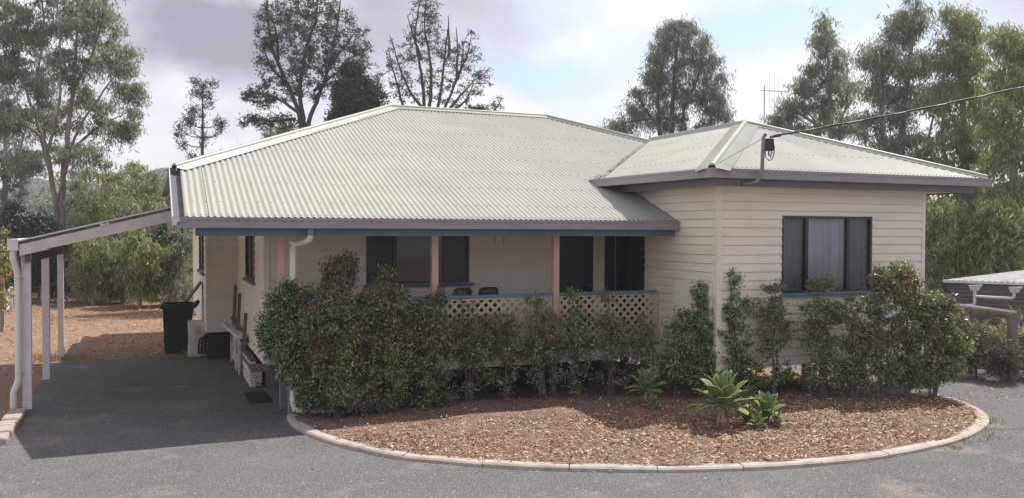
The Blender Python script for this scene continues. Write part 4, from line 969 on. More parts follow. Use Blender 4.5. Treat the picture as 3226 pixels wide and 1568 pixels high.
# ---------------------------------------------------------------- hedge shrubs
hg = [(0,(.05,.11,.025)),(.5,(.11,.20,.045)),(.78,(.27,.36,.08)),(.9,(.46,.42,.13)),(1,(.56,.27,.11))]
hr = [(0,(.06,.09,.03)),(.45,(.13,.14,.05)),(.7,(.26,.17,.08)),(1,(.42,.18,.10))]
lf_hedge = leafmat('hedge_leaf', hg, .42, .34, .12, patch=hr, pscale=1.7)
lf_hdark = leafmat('hedge_leaf_green', [(0,(.045,.10,.028)),(.6,(.10,.18,.045)),(1,(.24,.33,.09))], .22, .2, .14)
bark_h = mat('hedge_stem', (.12,.09,.07), .9, .2, 8)
GH = 'clipped shrubs planted in a row before the verandah'
def shrub(x, by, lumps, label, leaf=None, n=1.15, stems=3, cr=.085, nl=46, size=(.045,.085)):
    """x, by: foot on the plan sheet; lumps (x, y, rx, ry, clusters)"""
    if x > 1650: by = max(by, 1016 if x < 2250 else 1012)
    b = gnd(x, by); t = float((b-CAMP)@CF); s_ = t*K/F; L_ = []; b[2] = bedz(b[0], b[1])-.02
    tops = sorted(lumps, key=lambda q: q[1])
    for k in range(stems):
        q = tops[min(k, len(tops)-1)]; off = (k-(stems-1)/2)*.05
        low = by-(by-q[1])*.45
        L_.append(([b+np.array([off,0,-.05])]+W_(t,(x+(q[0]-x)*.3+off*40,low,.05*k),(q[0],q[1]+q[3]*.2,RNG.uniform(-.1,.1))), .028, .009))
    B2 = []; wx = 1.3
    if 1100 < x < 1660: lumps = [(q[0], q[1]+(16 if q[1] < 825 and q[2] > 24 else 0), q[2], q[3]*.9, q[4]*(.85 if q[1] < 825 else 1.1), *q[5:]) for q in lumps]
    if x > 1650: lumps = list(lumps)+[(x-30,945,34,26,14),(x+30,930,30,26,12)]
    if x > 1100: nl = nl*.62; cr = .07; n = n*1.15
    if x > 1000: lumps = [(*q[:4], q[4]*(.4 if q[1] > 925 and x < 1660 else .8), *q[5:]) for q in lumps]
    if x > 1650: wx = 1.42; nl = nl*1.1
    nl = int(nl)
    for q in lumps:
        xx, yy, rx, ry, c = q[:5]; dt = q[5] if len(q) > 5 else 0
        B2.append((far(xx, yy, t+dt), (rx*wx*s_, min(.42, max(rx, 30)*s_), ry*1.12*s_), int(c*n)))
    tree('hedge_shrub', label, 'shrub', b, L_, B2, bark_h, leaf or lf_hedge, nl, size, (size[0]*.42, size[1]*.48), cr, droop=0, tw=.007, group=GH, maxr=.014, up=.3, trunkname='stem')
shrub(775, 1056, [(705,800,45,60,70),(735,860,60,60,90),(760,935,42,50,60),(800,1000,34,26,24),(690,860,28,35,26,-.1),(725,745,32,30,30)], 'bushy green shrub at the left end of the hedge hiding the corner downpipe', lf_hdark, nl=64)
shrub(850, 1056, [(850,690,32,36,60,.5),(820,760,55,50,90),(830,830,70,60,120),(840,910,65,60,110),(870,980,55,42,70),(870,660,20,14,18,.6)], 'tallest and densest shrub of the hedge rising beside the white downpipe', nl=68)
shrub(960, 1044, [(935,780,48,45,70),(900,850,50,50,60),(960,860,60,55,90),(960,940,60,55,84),(960,1000,50,30,40),(965,720,18,40,22,.3),(985,745,30,25,28)], 'dense orange tipped shrub under the verandah window', nl=62)
shrub(1080, 1030, [(1060,790,45,36,58),(1080,850,60,50,80),(1075,930,60,50,70),(1080,985,50,35,36),(1105,745,18,20,20,.3)], 'thick shrub in front of the first verandah post', nl=56)
shrub(1180, 1018, [(1160,745,35,28,34,.3),(1180,810,50,40,60),(1190,880,55,45,64),(1180,950,50,45,50)], 'shrub with reddish tips before the two plastic chairs', nl=48)
shrub(1275, 1012, [(1270,800,42,36,46),(1280,870,48,42,50),(1270,945,42,40,34)], 'thin reddish shrub left of the second verandah post', nl=42)
shrub(1366, 1010, [(1365,800,38,45,50),(1370,880,45,40,44),(1365,950,42,35,34),(1350,755,22,20,12)], 'glossy shrub on a bare stem in front of the second verandah post', nl=42)
shrub(1450, 1010, [(1445,790,34,42,38,.1),(1455,870,40,42,38),(1450,945,38,40,34),(1440,740,10,20,8)], 'twiggy shrub before the blue door', lf_hdark, nl=40)
shrub(1540, 1006, [(1535,800,38,40,44),(1540,870,42,42,44),(1535,945,42,38,40),(1530,745,12,20,9)], 'open reddish shrub in front of the lattice behind the first agave', nl=40)
shrub(1620, 1004, [(1610,820,34,44,36),(1625,890,40,42,40),(1615,955,42,34,40)], 'brownish shrub at the right end of the lattice', nl=38)
shrub(1700, 1000, [(1705,850,38,48,44),(1695,920,44,40,50),(1725,800,26,34,20)], 'dull green shrub beneath the meter box', lf_hdark, nl=44)
shrub(1765, 1000, [(1762,740,16,36,16),(1765,810,32,44,36),(1765,890,40,44,44),(1770,950,34,30,26)], 'pointed shrub covering the lower part of the meter box', lf_hdark, nl=44)
shrub(1852, 985, [(1838,715,16,30,16),(1850,780,34,40,36),(1852,850,40,38,40),(1850,905,34,26,20)], 'slim shrub at the corner of the projecting room', lf_hdark, nl=44)
shrub(1948, 1003, [(1950,730,14,30,12),(1935,780,38,30,36),(1955,830,36,32,34),(1950,880,32,24,16)], 'shrub on one bare stem under the left edge of the bedroom window', nl=46)
shrub(2073, 998, [(2070,720,26,26,24,.1),(2075,780,44,34,50),(2060,840,40,34,44),(2080,900,36,28,26)], 'rounded shrub below the sill of the bedroom window', nl=52)
shrub(2150, 1000, [(2140,790,34,40,36),(2165,850,40,40,44),(2150,915,40,30,34),(2140,955,30,18,10)], 'drooping glossy shrub right of the window centre', nl=50)
shrub(2216, 1006, [(2212,700,26,28,26),(2215,760,40,40,50),(2210,840,44,44,50),(2220,910,34,30,24)], 'tall shrub before the right edge of the bedroom window', nl=56)
shrub(2283, 1008, [(2265,685,34,22,28),(2285,740,44,40,60),(2290,820,50,48,74),(2290,900,44,38,44),(2300,950,34,24,16)], 'tall thick shrub at the right corner of the projecting room', nl=64)
shrub(2345, 1006, [(2350,770,44,40,56),(2375,830,54,48,84),(2385,900,46,40,50),(2400,860,40,44,44),(2345,950,30,24,14)], 'broad glossy shrub at the right end of the hedge', nl=68)
# ---------------------------------------------------------------- agaves
agm = bpy.data.materials.new('agave_leaf'); agm.use_nodes = True; nt = agm.node_tree; L = nt.links; bs = nt.nodes['Principled BSDF']
at = N(nt, 'ShaderNodeAttribute'); at.attribute_name = 'edge'; cr_ = N(nt, 'ShaderNodeValToRGB'); L.new(at.outputs['Fac'], cr_.inputs[0])
e = cr_.color_ramp.elements; e[0].color = (.17,.27,.12,1); e[1].color = (.52,.56,.18,1); e[0].position = 0; q = e.new(.7); q.color = (.20,.31,.12,1)
tc = N(nt, 'ShaderNodeTexCoord'); nz = N(nt, 'ShaderNodeTexNoise', Scale=9, Detail=5); L.new(tc.outputs['Object'], nz.inputs['Vector'])
mr = N(nt, 'ShaderNodeMapRange'); mr.inputs['From Min'].default_value = .3; mr.inputs['From Max'].default_value = .7; mr.inputs['To Min'].default_value = .75; mr.inputs['To Max'].default_value = 1.25; L.new(nz.outputs[0], mr.inputs['Value'])
vm = N(nt, 'ShaderNodeVectorMath', operation='SCALE'); L.new(cr_.outputs[0], vm.inputs[0]); L.new(mr.outputs[0], vm.inputs['Scale']); L.new(vm.outputs[0], bs.inputs['Base Color'])
bs.inputs['Roughness'].default_value = .45
tl = N(nt, 'ShaderNodeBsdfTranslucent'); L.new(vm.outputs[0], tl.inputs[0]); mx = N(nt, 'ShaderNodeMixShader'); mx.inputs[0].default_value = .28
L.new(bs.outputs[0], mx.inputs[1]); L.new(tl.outputs[0], mx.inputs[2]); L.new(mx.outputs[0], nt.nodes['Material Output'].inputs[0])
agdead = mat('agave_dead', (.34,.24,.14), .9, .25, 10); agtrunk = mat('agave_trunk', (.17,.13,.10), .9, .3, 25, bump=.5, bscale=60)
def agave(base, head, R0, nL, label, trunk_pts=None, tilt=(0,0), pups=0, seed=1, elmin=-.2, elmax=1.5, wid=.50):
    rg = random.Random(seed); root = thing('agave', label, 'plant', tuple(base)); head = Vector(head)
    mb = MB(); tp = trunk_pts or [base, tuple((Vector(base)+head)/2+Vector((.02,0,0))), tuple(head)]
    q, r = polyline([np.array(p) for p in tp], .040, .055, .03, .003); mb.tube([tuple(p) for p in q], [a*(1+.12*math.sin(i*2.1)) for i, a in enumerate(r)], 10)
    part(mb, 'trunk', agtrunk, root)
    def leaf(c, az, el, Ln, wd_, dead=False, curl=.5):
        o_ = MB(); nn, mm = 10, 6; P = []; ed = []
        d = Vector((math.cos(az)*math.cos(el), math.sin(az)*math.cos(el), math.sin(el))); sd_ = Vector((-math.sin(az), math.cos(az), 0)); up = sd_.cross(d)*-1
        if up.z < 0 and el < 1.2: up = -up
        pos = Vector(c); dd = d.copy(); tw_ = rg.uniform(-.25,.25)
        for i in range(nn+1):
            t = i/nn; w_ = wd_*(.42*(1-t)**2+1.9*t**1.05*(1-t)**.62+.0); w_ = max(w_, .002); sv = (sd_+up*tw_*t).normalized(); row = []
            for j in range(mm+1):
                s_ = (j/mm-.5)*2; row.append(pos+sv*w_*.5*s_+up*(abs(s_)**1.6*w_*.16)+up*.004*math.sin(i*1.9+j)); ed.append(max(0,(abs(s_)-.62)/.38)**1.0)
            P.append(row); pos = pos+dd*Ln/nn; dd = (dd-Vector((0,0,1))*curl*.16*t).normalized() if not dead else (dd-Vector((0,0,1))*.35).normalized(); up = sd_.cross(dd)*-1
            if up.dot(d.cross(sd_)) < 0: pass
        o_.grid(P); o = part(o_, 'dead_leaf' if dead else 'leaf', agdead if dead else agm, root)
        a_ = o.data.attributes.new('edge', 'FLOAT', 'POINT'); a_.data.foreach_set('value', ed)
        so_ = o.modifiers.new('thick', 'SOLIDIFY'); so_.thickness = .006; so_.offset = 0
    for k in range(nL):
        f = (k+.5)/nL; el = elmin+(elmax-elmin)*f**.85+rg.uniform(-.08,.08); az = k*2.39996+rg.uniform(-.15,.15)
        e_ = el+tilt[0]*math.cos(az)+tilt[1]*math.sin(az); Ln = R0*(1-.25*f)*rg.uniform(.85,1.08)
        leaf(head+Vector((math.cos(az),math.sin(az),0))*.03+Vector((0,0,-.06+.12*f)), az, min(1.5,e_), Ln, R0*wid*rg.uniform(.85,1.1), curl=rg.uniform(.2,.9)*(1-.6*f))
    for k in range(5):
        az = k*1.3+rg.random(); leaf(head+Vector((0,0,-.07)), az, -.7, R0*.55, R0*.12, True)
    return root, leaf
def agat(x, y, hx, hy, R0, nL, label, **k):
    b = gnd(x, y); b[2] = bedz(b[0], b[1])-.01; t = float((b-CAMP)@CF); return agave(tuple(b), tuple(far(hx, hy, t)), R0, nL, label, **k), t, b
(a1, lf1), t1, b1 = agat(1642, 1036, 1627, 972, .36, 20, 'pale green agave on a short leaning trunk with withered leaves below, left of the others', seed=3)
b2 = gnd(1832, 1082); b2[2] = bedz(b2[0], b2[1])-.01; t2 = float((b2-CAMP)@CF)
hd = far(1818, 1010, t2); el_ = gnd(1898, 1062)
(a2, lf2) = agave(tuple(b2), tuple(hd), .56, 24, 'largest agave with broad yellow edged leaves in the middle of the bed', trunk_pts=[tuple(far(1903,1052,t2+.1)), tuple(far(1880,1040,t2+.04)), tuple(far(1850,1022,t2)), tuple(hd)], seed=8, elmin=-.3, wid=.50)
b3 = gnd(1925, 1075); b3[2] = bedz(b3[0], b3[1])-.01; t3 = float((b3-CAMP)@CF)
(a3, lf3) = agave(tuple(b3), tuple(far(1926,1036,t3)), .37, 22, 'low agave clump leaning right beside the largest agave', seed=5, tilt=(.15,-.1))
for k, (x, y, R_, n_) in enumerate([(1643,1048,.17,12)]):
    b = gnd(x, y); b[2] = bedz(b[0], b[1]); agave(tuple(b), tuple(b+np.array([0,0,.06])), R_, n_, 'tiny agave offset growing at the foot of the leaning agave', seed=20+k, elmin=.1)
for k, (x, y, R_, n_, lb) in enumerate([(1880,1078,.20,14,'small agave offset between the two larger agaves'),(1905,1088,.17,12,'small agave offset at the front below the low clump'),(1885,1020,.19,12,'yellowish agave offset behind the fallen trunk'),(1955,1082,.16,10,'small agave offset at the right foot of the low clump')]):
    b = gnd(x, y); b[2] = bedz(b[0], b[1]); agave(tuple(b), tuple(b+np.array([0,0,.08])), R_, n_, lb, seed=30+k, elmin=.0)
# dry straw under the big agave
C = []; D = []
for i in range(500):
    a = random.gauss(0,.28); c_ = b2+np.array([a, random.gauss(-.02,.12), 0]); C.append((c_[0], c_[1], bedz(c_[0], c_[1])+abs(random.gauss(0,.03)))); D.append((random.gauss(0,1), random.gauss(0,1), random.gauss(0,.35)))
strawm = leafmat('dry_straw', [(0,(.32,.21,.11)),(1,(.60,.44,.25))], .7, .2, .03)
o = leaves('dry_grass', C, D, RNG.uniform(.06,.2,len(C)), RNG.uniform(.004,.009,len(C)), strawm); props(o, 'straw coloured dry grass at the foot of the largest agave', 'dry grass', kind='stuff')
def grass(name, label, pts, n, h, m_, cat='grass'):
    C = []; D = []
    for i in range(n):
        p = random.choice(pts); c = gnd(p[0], p[1]) if len(p) == 3 else p; s_ = p[2] if len(p) == 3 else .2
        c = np.array([c[0]+random.gauss(0,s_), c[1]+random.gauss(0,s_), 0]); c[2] = tz(c[0], c[1]); C.append(c); D.append((random.gauss(0,.45), random.gauss(0,.45), 1))
    o = leaves(name, C, D, RNG.uniform(h*.4,h,n), RNG.uniform(.006,.012,n)*(1+h*2), m_, bend=.12); props(o, label, cat, kind='stuff')
_g = gnd
cache = {}
def gnd(x, y):
    if (x, y) not in cache: cache[(x, y)] = _g(x, y)
    return cache[(x, y)]
gr_green = leafmat('weed_green', [(0,(.12,.14,.05)),(1,(.34,.28,.15))], .6, .3, .03)
gr_dry = leafmat('grass_dry', [(0,(.30,.22,.11)),(.7,(.46,.36,.20)),(1,(.16,.17,.07))], .7, .3, .03)
grass('weeds', 'sparse green weeds growing against the right end of the kerb', [(2478,1082,.12),(2440,1112,.15),(2490,1060,.1),(2500,1100,.12),(2400,1128,.08)], 260, .09, gr_green, 'weeds')
grass('dry_grass', 'dry yellow grass tufts along the yard edge behind the carport', [(x, 902-abs(x-150)*.02, .25) for x in range(90,215,14)]+[(x, 885, .15) for x in range(470,510,10)], 1500, .16, gr_dry, 'dry grass')
grass('dry_grass', 'pale grass growing along the foot of the back boundary trees', [(x, 752+8*math.sin(x), .7) for x in range(60,500,8)], 3500, .22, leafmat('boundary_grass', [(0,(.14,.14,.06)),(.5,(.30,.25,.13)),(1,(.44,.35,.20))], .7, .3, .03), 'dry grass')
# ---------------------------------------------------------------- carport
cp = thing('carport', 'lean to carport of weathered grey timber attached to the left side of the house', 'carport', (-1.9, 16.2, 0))
sl_ = (3.36-2.74)/(.46+1.99)
def zb(x): return 2.74+(x+1.99)*sl_
mb = MB(); mb.add([(x,y,zb(x)+dz) for y in (15.95,16.0) for x, dz in ((-1.99,-.16),(.42,-.185),(.42,.0),(-1.99,.0))], [(3,2,1,0)[::-1],(4,5,6,7)[::-1],(0,1,5,4),(1,2,6,5),(2,3,7,6),(3,0,4,7)])
part(mb, 'rafter', MT['timb'], cp, bevel=.004)
for y in (18.0, 19.9, 21.8):
    mb = MB(); mb.add([(x,y+dy,zb(x)+dz) for dy in (0,.05) for x, dz in ((-1.95,-.14),(.42,-.14),(.42,.0),(-1.95,.0))], [(0,1,2,3),(7,6,5,4),(0,4,5,1),(1,5,6,2),(2,6,7,3),(3,7,4,0)]); part(mb, 'rafter', MT['timbdark'], cp)
mb = MB(); mb.box(-1.93, -1.86, 16.05, 22.2, 2.46, 2.64); part(mb, 'edge_beam', MT['timbdark'], cp)
for x in (-1.2, -.3, .3):
    mb = MB(); mb.box(x, x+.05, 16.02, 22.1, zb(x)+.0, zb(x)+.035); part(mb, 'purlin', MT['timbdark'], cp)
mb = MB(); n = 170; P0 = []; P1 = []
for i in range(n+1):
    y = 15.93+(22.25-15.93)*i/n; h = .009*math.cos(2*PI*(y)/.09); P0.append((-2.10, y, zb(-2.10)+.055+h)); P1.append((.45, y, zb(.45)+.055+h))
mb.grid([P0, P1]); part(mb, 'roof', MT['zinc'], cp)
mb = MB(); mb.bar((-2.04,15.94,zb(-2.04)+.068),(.40,15.94,zb(.40)+.068), .03, .022); part(mb, 'roof_edge', MT['zinc'], cp)
mb = MB(); mb.box(-.80,-.72,15.925,15.948,zb(-.76)-.0,zb(-.76)+.045); mb.box(-.71,-.66,15.925,15.948,zb(-.7)-.0,zb(-.7)+.045); part(mb, 'bracket', MT['timb'], cp)
for (x0, x1, y, zt_, zl) in ((-1.99,-1.853,16.12,2.62,.0),(-2.02,-1.885,19.21,2.50,.0),(-2.0,-1.875,22.05,2.49,.07)):
    mb = MB(); mb.box(x0, x1, y, y+.10, zl, zt_+.0); ps = part(mb, 'post', MT['postgrey'], cp, bevel=.005)
    m2 = MB()
    if zl > .05: m2.box(x0-.004, x0, y, y+.1, -.05, .25); m2.box(x1, x1+.004, y, y+.1, -.05, .25)
    for z in ((2.5,2.44) if y < 17 else (.2,.28)): m2.tube([(x0-.02,y+.05,z),(x1+.02,y+.05,z)], .012, 6)
    part(m2, 'bolts', MT['steel'], ps)
mb = MB(); mb.box(-1.995, -1.93, 16.10, 16.118, 2.36, 2.60); part(mb, 'packer', MT['timb'], cp)
mb = MB(); mb.box(-2.165, -2.155, 15.92, 22.2, 2.66, 2.83); mb.box(-2.155, -2.02, 15.92, 22.2, 2.66, 2.67); mb.box(-2.02,-2.01,15.92,22.2,2.66,2.83); mb.box(-2.155,-2.02,15.92,15.93,2.67,2.83)
part(mb, 'gutter', MT['postgrey'], cp)
mb = MB(); mb.tube([(-2.09,15.99,2.68),(-2.09,15.99,2.52),(-2.075,16.02,2.46),(-2.04,16.05,2.30),(-2.035,16.06,2.2),(-2.035,16.06,.55),(-2.05,16.06,.46),(-2.10,16.04,.34),(-2.11,16.04,.26),(-2.11,16.04,-.04)], .052, 12)
dp = part(mb, 'downpipe', MT['pvc'], cp)
for z in (2.20, .62):
    mb = MB(); mb.tube([(-2.035,16.06,z-.018),(-2.035,16.06,z+.018)], .056, 12); mb.box(-2.03,-1.95,16.09,16.118,z-.016,z+.016); part(mb, 'strap', MT['timb'], dp)
# ---------------------------------------------------------------- wheelie bin
bn = thing('wheelie_bin', 'dark green wheelie bin with its lid thrown open beside the house wall', 'bin', (.55, 22.35, 0))
mb = MB()
def frust(mb, x0, x1, y0, y1, z0, X0, X1, Y0, Y1, z1, mi=0, caps=True):
    v = [(x0,y0,z0),(x1,y0,z0),(x1,y1,z0),(x0,y1,z0),(X0,Y0,z1),(X1,Y0,z1),(X1,Y1,z1),(X0,Y1,z1)]
    mb.add(v, [(0,3,2,1),(4,5,6,7),(0,1,5,4),(1,2,6,5),(2,3,7,6),(3,0,4,7)] if caps else [(0,3,2,1),(0,1,5,4),(1,2,6,5),(2,3,7,6),(3,0,4,7)], mi)
frust(mb, .28,.80,22.1,22.6,.03, .24,.95,22.06,22.64,1.12, caps=False)
part(mb, 'body', MT['bin'], bn, bevel=.02)
mb = MB(); 
for (a,b_,c,d_) in ((.19,1.0,22.01,22.06),(.19,1.0,22.64,22.69),(.19,.25,22.06,22.64),(.94,1.0,22.06,22.64)): mb.box(a,b_,c,d_,1.10,1.22)
mb.box(.25,.94,22.06,22.64,1.05,1.06); part(mb, 'rim', MT['bin'], bn, bevel=.008)
mb = MB(); mb.tube([(1.0,22.08,1.2),(1.07,22.08,1.26),(1.07,22.62,1.26),(1.0,22.62,1.2)], .016, 8); mb.bar((1.0,22.08,1.14),(1.07,22.08,1.25),.02,.05); mb.bar((1.0,22.62,1.14),(1.07,22.62,1.25),.02,.05); part(mb, 'handle', MT['bin'], bn)
mb = MB(); P = []
for i in range(9):
    f = i/8; cx = .78+.36*f; z = 1.24+.48*f**.9; P.append([(cx+.02*math.sin(f*PI), 22.03+.64*j/6, z+.0) for j in range(7)])
mb.grid(P); ld = part(mb, 'lid', MT['bin'], bn); s2 = ld.modifiers.new('t','SOLIDIFY'); s2.thickness = .035
for yy in (22.02, 22.62):
    mb = MB(); mb.tube([(.84,yy,.10),(.84,yy+.06,.10)], .10, 16); part(mb, 'wheel', MT['black'], bn)
# ---------------------------------------------------------------- air conditioner
ac = thing('air_conditioner', 'cream outdoor air conditioner unit standing on the ground beside the bin', 'air conditioner', (.98, 21.6, 0))
mb = MB(); mb.box(.80, 1.17, 21.4, 22.0, .05, .82); part(mb, 'casing', MT['ac'], ac, bevel=.012)
mb = MB(); mb.box(.95, 1.08, 21.39, 21.398, .52, .70); part(mb, 'label_plate', mat('ac_label', (.55,.42,.25), .6), ac)
mb = MB(); mb.box(.78, 1.20, 21.45, 21.5, 0, .05); mb.box(.78, 1.20, 21.9, 21.95, 0, .05); part(mb, 'foot', MT['ac'], ac)
for k in range(3):
    mb = MB(); x = 1.02+k*.07; mb.tube([(x,21.36,.06),(x,21.35,.30+.03*k),(x+.02,21.33,.42),(x+.14,21.31,.50),(1.4,21.3,.50+.01*k),(1.6,21.3,.48)], .022, 8); part(mb, 'hose', MT['black'], ac)
mb = MB(); mb.add([(.795, 21.7+.2*math.cos(a*PI/12), .43+.2*math.sin(a*PI/12)) for a in range(24)], [tuple(range(24))]); part(mb, 'fan_grille', MT['black'], ac)
# ---------------------------------------------------------------- stacked boards, old pickets, mat
GB = 'old white boards stacked under the side wall'
proto = None
for c in range(2):
    for r in range(12):
        z = .012+r*.044; x = 1.775+c*.115+random.uniform(-.008,.008); y = 16.80+random.uniform(-.05,.07)+(.04 if c else 0)
        col = r < 8 or (r == 10)
        if r > 9 and c == 1: continue
        o = thing('board', ('flaking white board in the near stack of timber under the side window' if col else 'bare brown board near the top of the timber stack'), 'board', (x, y, z), GB, random.uniform(-.012,.012))
        m2 = MB(); m2.box(-.055, .055, 0, 1.5, 0, .034); m2.build('plank', MT['timbpale'] if col else MT['timbdark'], o, origin=(0,0,0), bevel=.003)
for k, (y0, y1, lb) in enumerate(((18.35,19.0,'white picket frame leaning on the timber stack, nearest the driveway'),(19.1,20.3,'far picket frame leaning against the house base beside the air conditioner'))):
    f = thing('picket_frame', lb, 'picket frame', (1.66, y0, 0), 'picket frames leaning at the side wall')
    for i in range(7):
        m2 = MB(); m2.box(.02, .05, .0, y1-y0, .10+i*.088, .155+i*.088); m2.build('slat', MT['timbpale'], f, origin=(0,0,0))
    for yy in (0, y1-y0-.06):
        m2 = MB(); m2.box(-.01, .018, yy, yy+.07, 0, .80); m2.build('upright', MT['timbpale'], f, origin=(0,0,0))
o = MB(); o.bar((1.72,18.2,.80),(1.58,20.35,.84), .17, .06); p = o.build('timber_plank', MT['timb'], origin=(1.65,19.2,.8)); props(p, 'wide grey plank laid along the top of the picket frames', 'plank')
o = MB(); o.bar((1.80,18.3,.70),(1.70,20.2,1.02), .12, .05); p = o.build('timber_plank', MT['timbdark'], origin=(1.76,19.2,.8)); props(p, 'dark plank leaning between the grey plank and the wall', 'plank')
for (y, z1, lb) in ((20.5,1.75,'tall dark post leaning in the wall corner'),(19.5,1.62,'weathered post leaning under the side window'),(18.2,1.3,'shorter dark post leaning near the hedge end')):
    o = MB(); o.bar((1.70,y,.0),(1.79,y+.02,z1), .07, .05, up=(0,1,0)); p = o.build('leaning_post', MT['timbdark'], origin=(1.72,y,0)); props(p, lb, 'post', 'posts leaning at the side wall')
mt_ = MB()
for i in range(12):
    mt_.box(1.55+.0*i, 1.96, 15.2+i*.085, 15.2+i*.085+.045, .008, .028)
for i in range(6): mt_.box(1.56+i*.075, 1.58+i*.075, 15.2, 16.18, .006, .022)
p = mt_.build('door_mat', MT['rubber'], origin=(1.75,15.7,0)); props(p, 'dark slatted mat lying on the driveway beside the verandah steps', 'mat')
# edging stones on the left
gA, gB = gnd(44,1042), gnd(-10,1120); gdir = (gB-gA)/np.linalg.norm(gB-gA); gang = math.atan2(gdir[1], gdir[0])-PI/2
for i in range(5):
    g = gA+gdir*(.12+.46*i); o = MB(); L2 = .42
    o.box(-.13, .13, -L2/2, L2/2, -.05, .10+random.uniform(-.01,.015)); lb = ('grey stone at the foot of the carport downpipe', 'sandy edging stone next nearest the downpipe', 'middle sandstone block of the left edging', 'sandstone block fourth from the downpipe', 'edging block nearest the picture edge')[i]
    p = o.build('edging_stone', MT['stone'], origin=(0,0,0), bevel=.03); p.location = (g[0], g[1], 0); p.rotation_euler = (0,0,gang+random.uniform(-.07,.07)); props(p, lb, 'edging stone', 'stones edging the driveway')
# plastic chairs on the verandah
def chair(x, y, rz, lb):
    c = thing('plastic_chair', lb, 'chair', (x, y, .86), 'black plastic chairs on the verandah', rz)
    m2 = MB(); m2.box(-.25,.25,-.24,.24,.40,.43); m2.build('seat', MT['black'], c, origin=(0,0,0), bevel=.01)
    m2 = MB(); P = [[(-.27+.54*i/8+(-.02*k if i < 4 else .02*k)*abs(i-4)/4*-1, .22+.10*k/5+.05*(1-((i-4)/4)**2), .42+.70*k/5-(.035*((i-4)/4)**6 if k == 5 else 0)) for i in range(9)] for k in range(6)]
    m2.grid(P); b_ = m2.build('backrest', MT['black'], c, origin=(0,0,0)); q = b_.modifiers.new('t','SOLIDIFY'); q.thickness = .02
    for sx in (-1,1):
        for sy in (-1,1):
            m2 = MB(); m2.bar((sx*.22,sy*.2,.42),(sx*.27,sy*.26,0), .04, .04); m2.build('leg', MT['black'], c, origin=(0,0,0))
        m2 = MB(); m2.bar((sx*.28,-.22,.62),(sx*.28,.24,.64), .05, .03); m2.bar((sx*.27,-.22,.62),(sx*.25,-.22,.40), .04, .03, up=(0,1,0)); m2.build('armrest', MT['black'], c, origin=(0,0,0))
c1 = on_ = far(1160, 716, 15.35); c2 = far(1238, 716, 15.6)
chair(c1[0], 14.85, PI+.15, 'black plastic chair partly below the window sill'); chair(c2[0]-.02, 14.85, PI-.1, 'black plastic chair right of the verandah window')
# ---------------------------------------------------------------- antenna, service bracket, wires
def pxm(x, y, t): return tuple(far(x, y, t))
ant = thing('tv_antenna', 'grey television antenna on a mast above the right roof', 'antenna', pxm(1922, 345, 19.5))
mb = MB(); mb.tube([pxm(1922,345,19.5), pxm(1923,216,19.5)], .015, 8); part(mb, 'mast', MT['alu'], ant)
mb = MB(); A, Bm = Vector(pxm(1914,228,19.4)), Vector(pxm(1985,232,20.4)); mb.tube([A, Bm], .012, 8); part(mb, 'boom', MT['alu'], ant)
for i, (fr, up_, dn_) in enumerate(((.30,.42,.30),(.46,.38,.26),(.61,.34,.20),(.74,.30,.15),(.86,.27,.12),(.98,.22,.1))):
    c = A+(Bm-A)*fr; mb = MB(); mb.tube([c-Vector((0,0,dn_)), c+Vector((0,0,up_))], .0035, 6); part(mb, 'element', MT['alu'], ant)
b_ = lambda x, y, t=13.0: pxm(x, y, t)
def atY(x, y, Y):
    r = ray(x, y); return tuple(CAMP+r*(Y/r[1]))
Y0 = 11.50
sb = thing('service_bracket', 'bent grey conduit with black connection box rising past the front gutter', 'service bracket', atY(1880, 463, Y0))
mb = MB(); mb.tube([atY(1868,463,11.72), atY(1890,463,11.62), atY(1905,458,Y0), atY(1913,446,Y0), atY(1917,430,Y0), atY(1919,380,Y0), atY(1921,345,Y0), atY(1926,339,Y0)], .032, 12); part(mb, 'conduit', MT['steel'], sb)
c = Vector(atY(1935, 363, Y0)); mb = MB(); mb.box(c.x-.07, c.x+.07, c.y-.05, c.y+.05, c.z-.12, c.z+.09); part(mb, 'connection_box', MT['cable'], sb, bevel=.02)
mb = MB(); mb.tube([atY(1938,346,Y0-.03), atY(1950,342,Y0-.03), atY(1963,340,Y0-.03)], [.02,.032,.032], 8); part(mb, 'clamp', MT['cable'], sb)
mb = MB(); mb.tube([atY(x,y,Y0-.06) for x, y in ((1926,370),(1925,385),(1927,398),(1935,405),(1943,400),(1947,388),(1948,372),(1946,360),(1940,352))], .008, 6, cap=False); mb.tube([atY(1934,378,Y0-.07), atY(1934,393,Y0-.07)], .012, 6); mb.tube([atY(1942,378,Y0-.07), atY(1938,397,Y0-.07)], .010, 6); part(mb, 'cable_loop', MT['cable'], sb)
mb = MB(); pts = []
A = np.array(atY(1960,341,Y0-.03)); Bp = far(2576, 197, 15.0)
far_end = A+(Bp-A)*2.2
for i in range(41):
    f = i/40; p = A+(far_end-A)*f; sag = -.16*4*f*(1-f)+0; p = p+np.array([0,0,sag+.16*4*(f*.545)*0]); pts.append(tuple(p))
p1 = [Vector(p) for p in pts]
mb.tube(pts, .013, 6); mb.tube([(p[0], p[1], p[2]+.012+.006*math.sin(i*2)) for i, p in enumerate(pts)], .008, 5)
o = mb.build('power_line', MT['cable'], origin=tuple(A)); props(o, 'thick black overhead cable running from the roof bracket to the upper right', 'power line')
mb = MB(); mb.tube([atY(1920,349,Y0), (lambda q: q)(atY(1795,418,11.95))], .005, 5); o = mb.build('stay_wire', MT['steel'], origin=atY(1920,349,Y0)); props(o, 'thin stay wire from the bracket to the roof hip', 'wire')
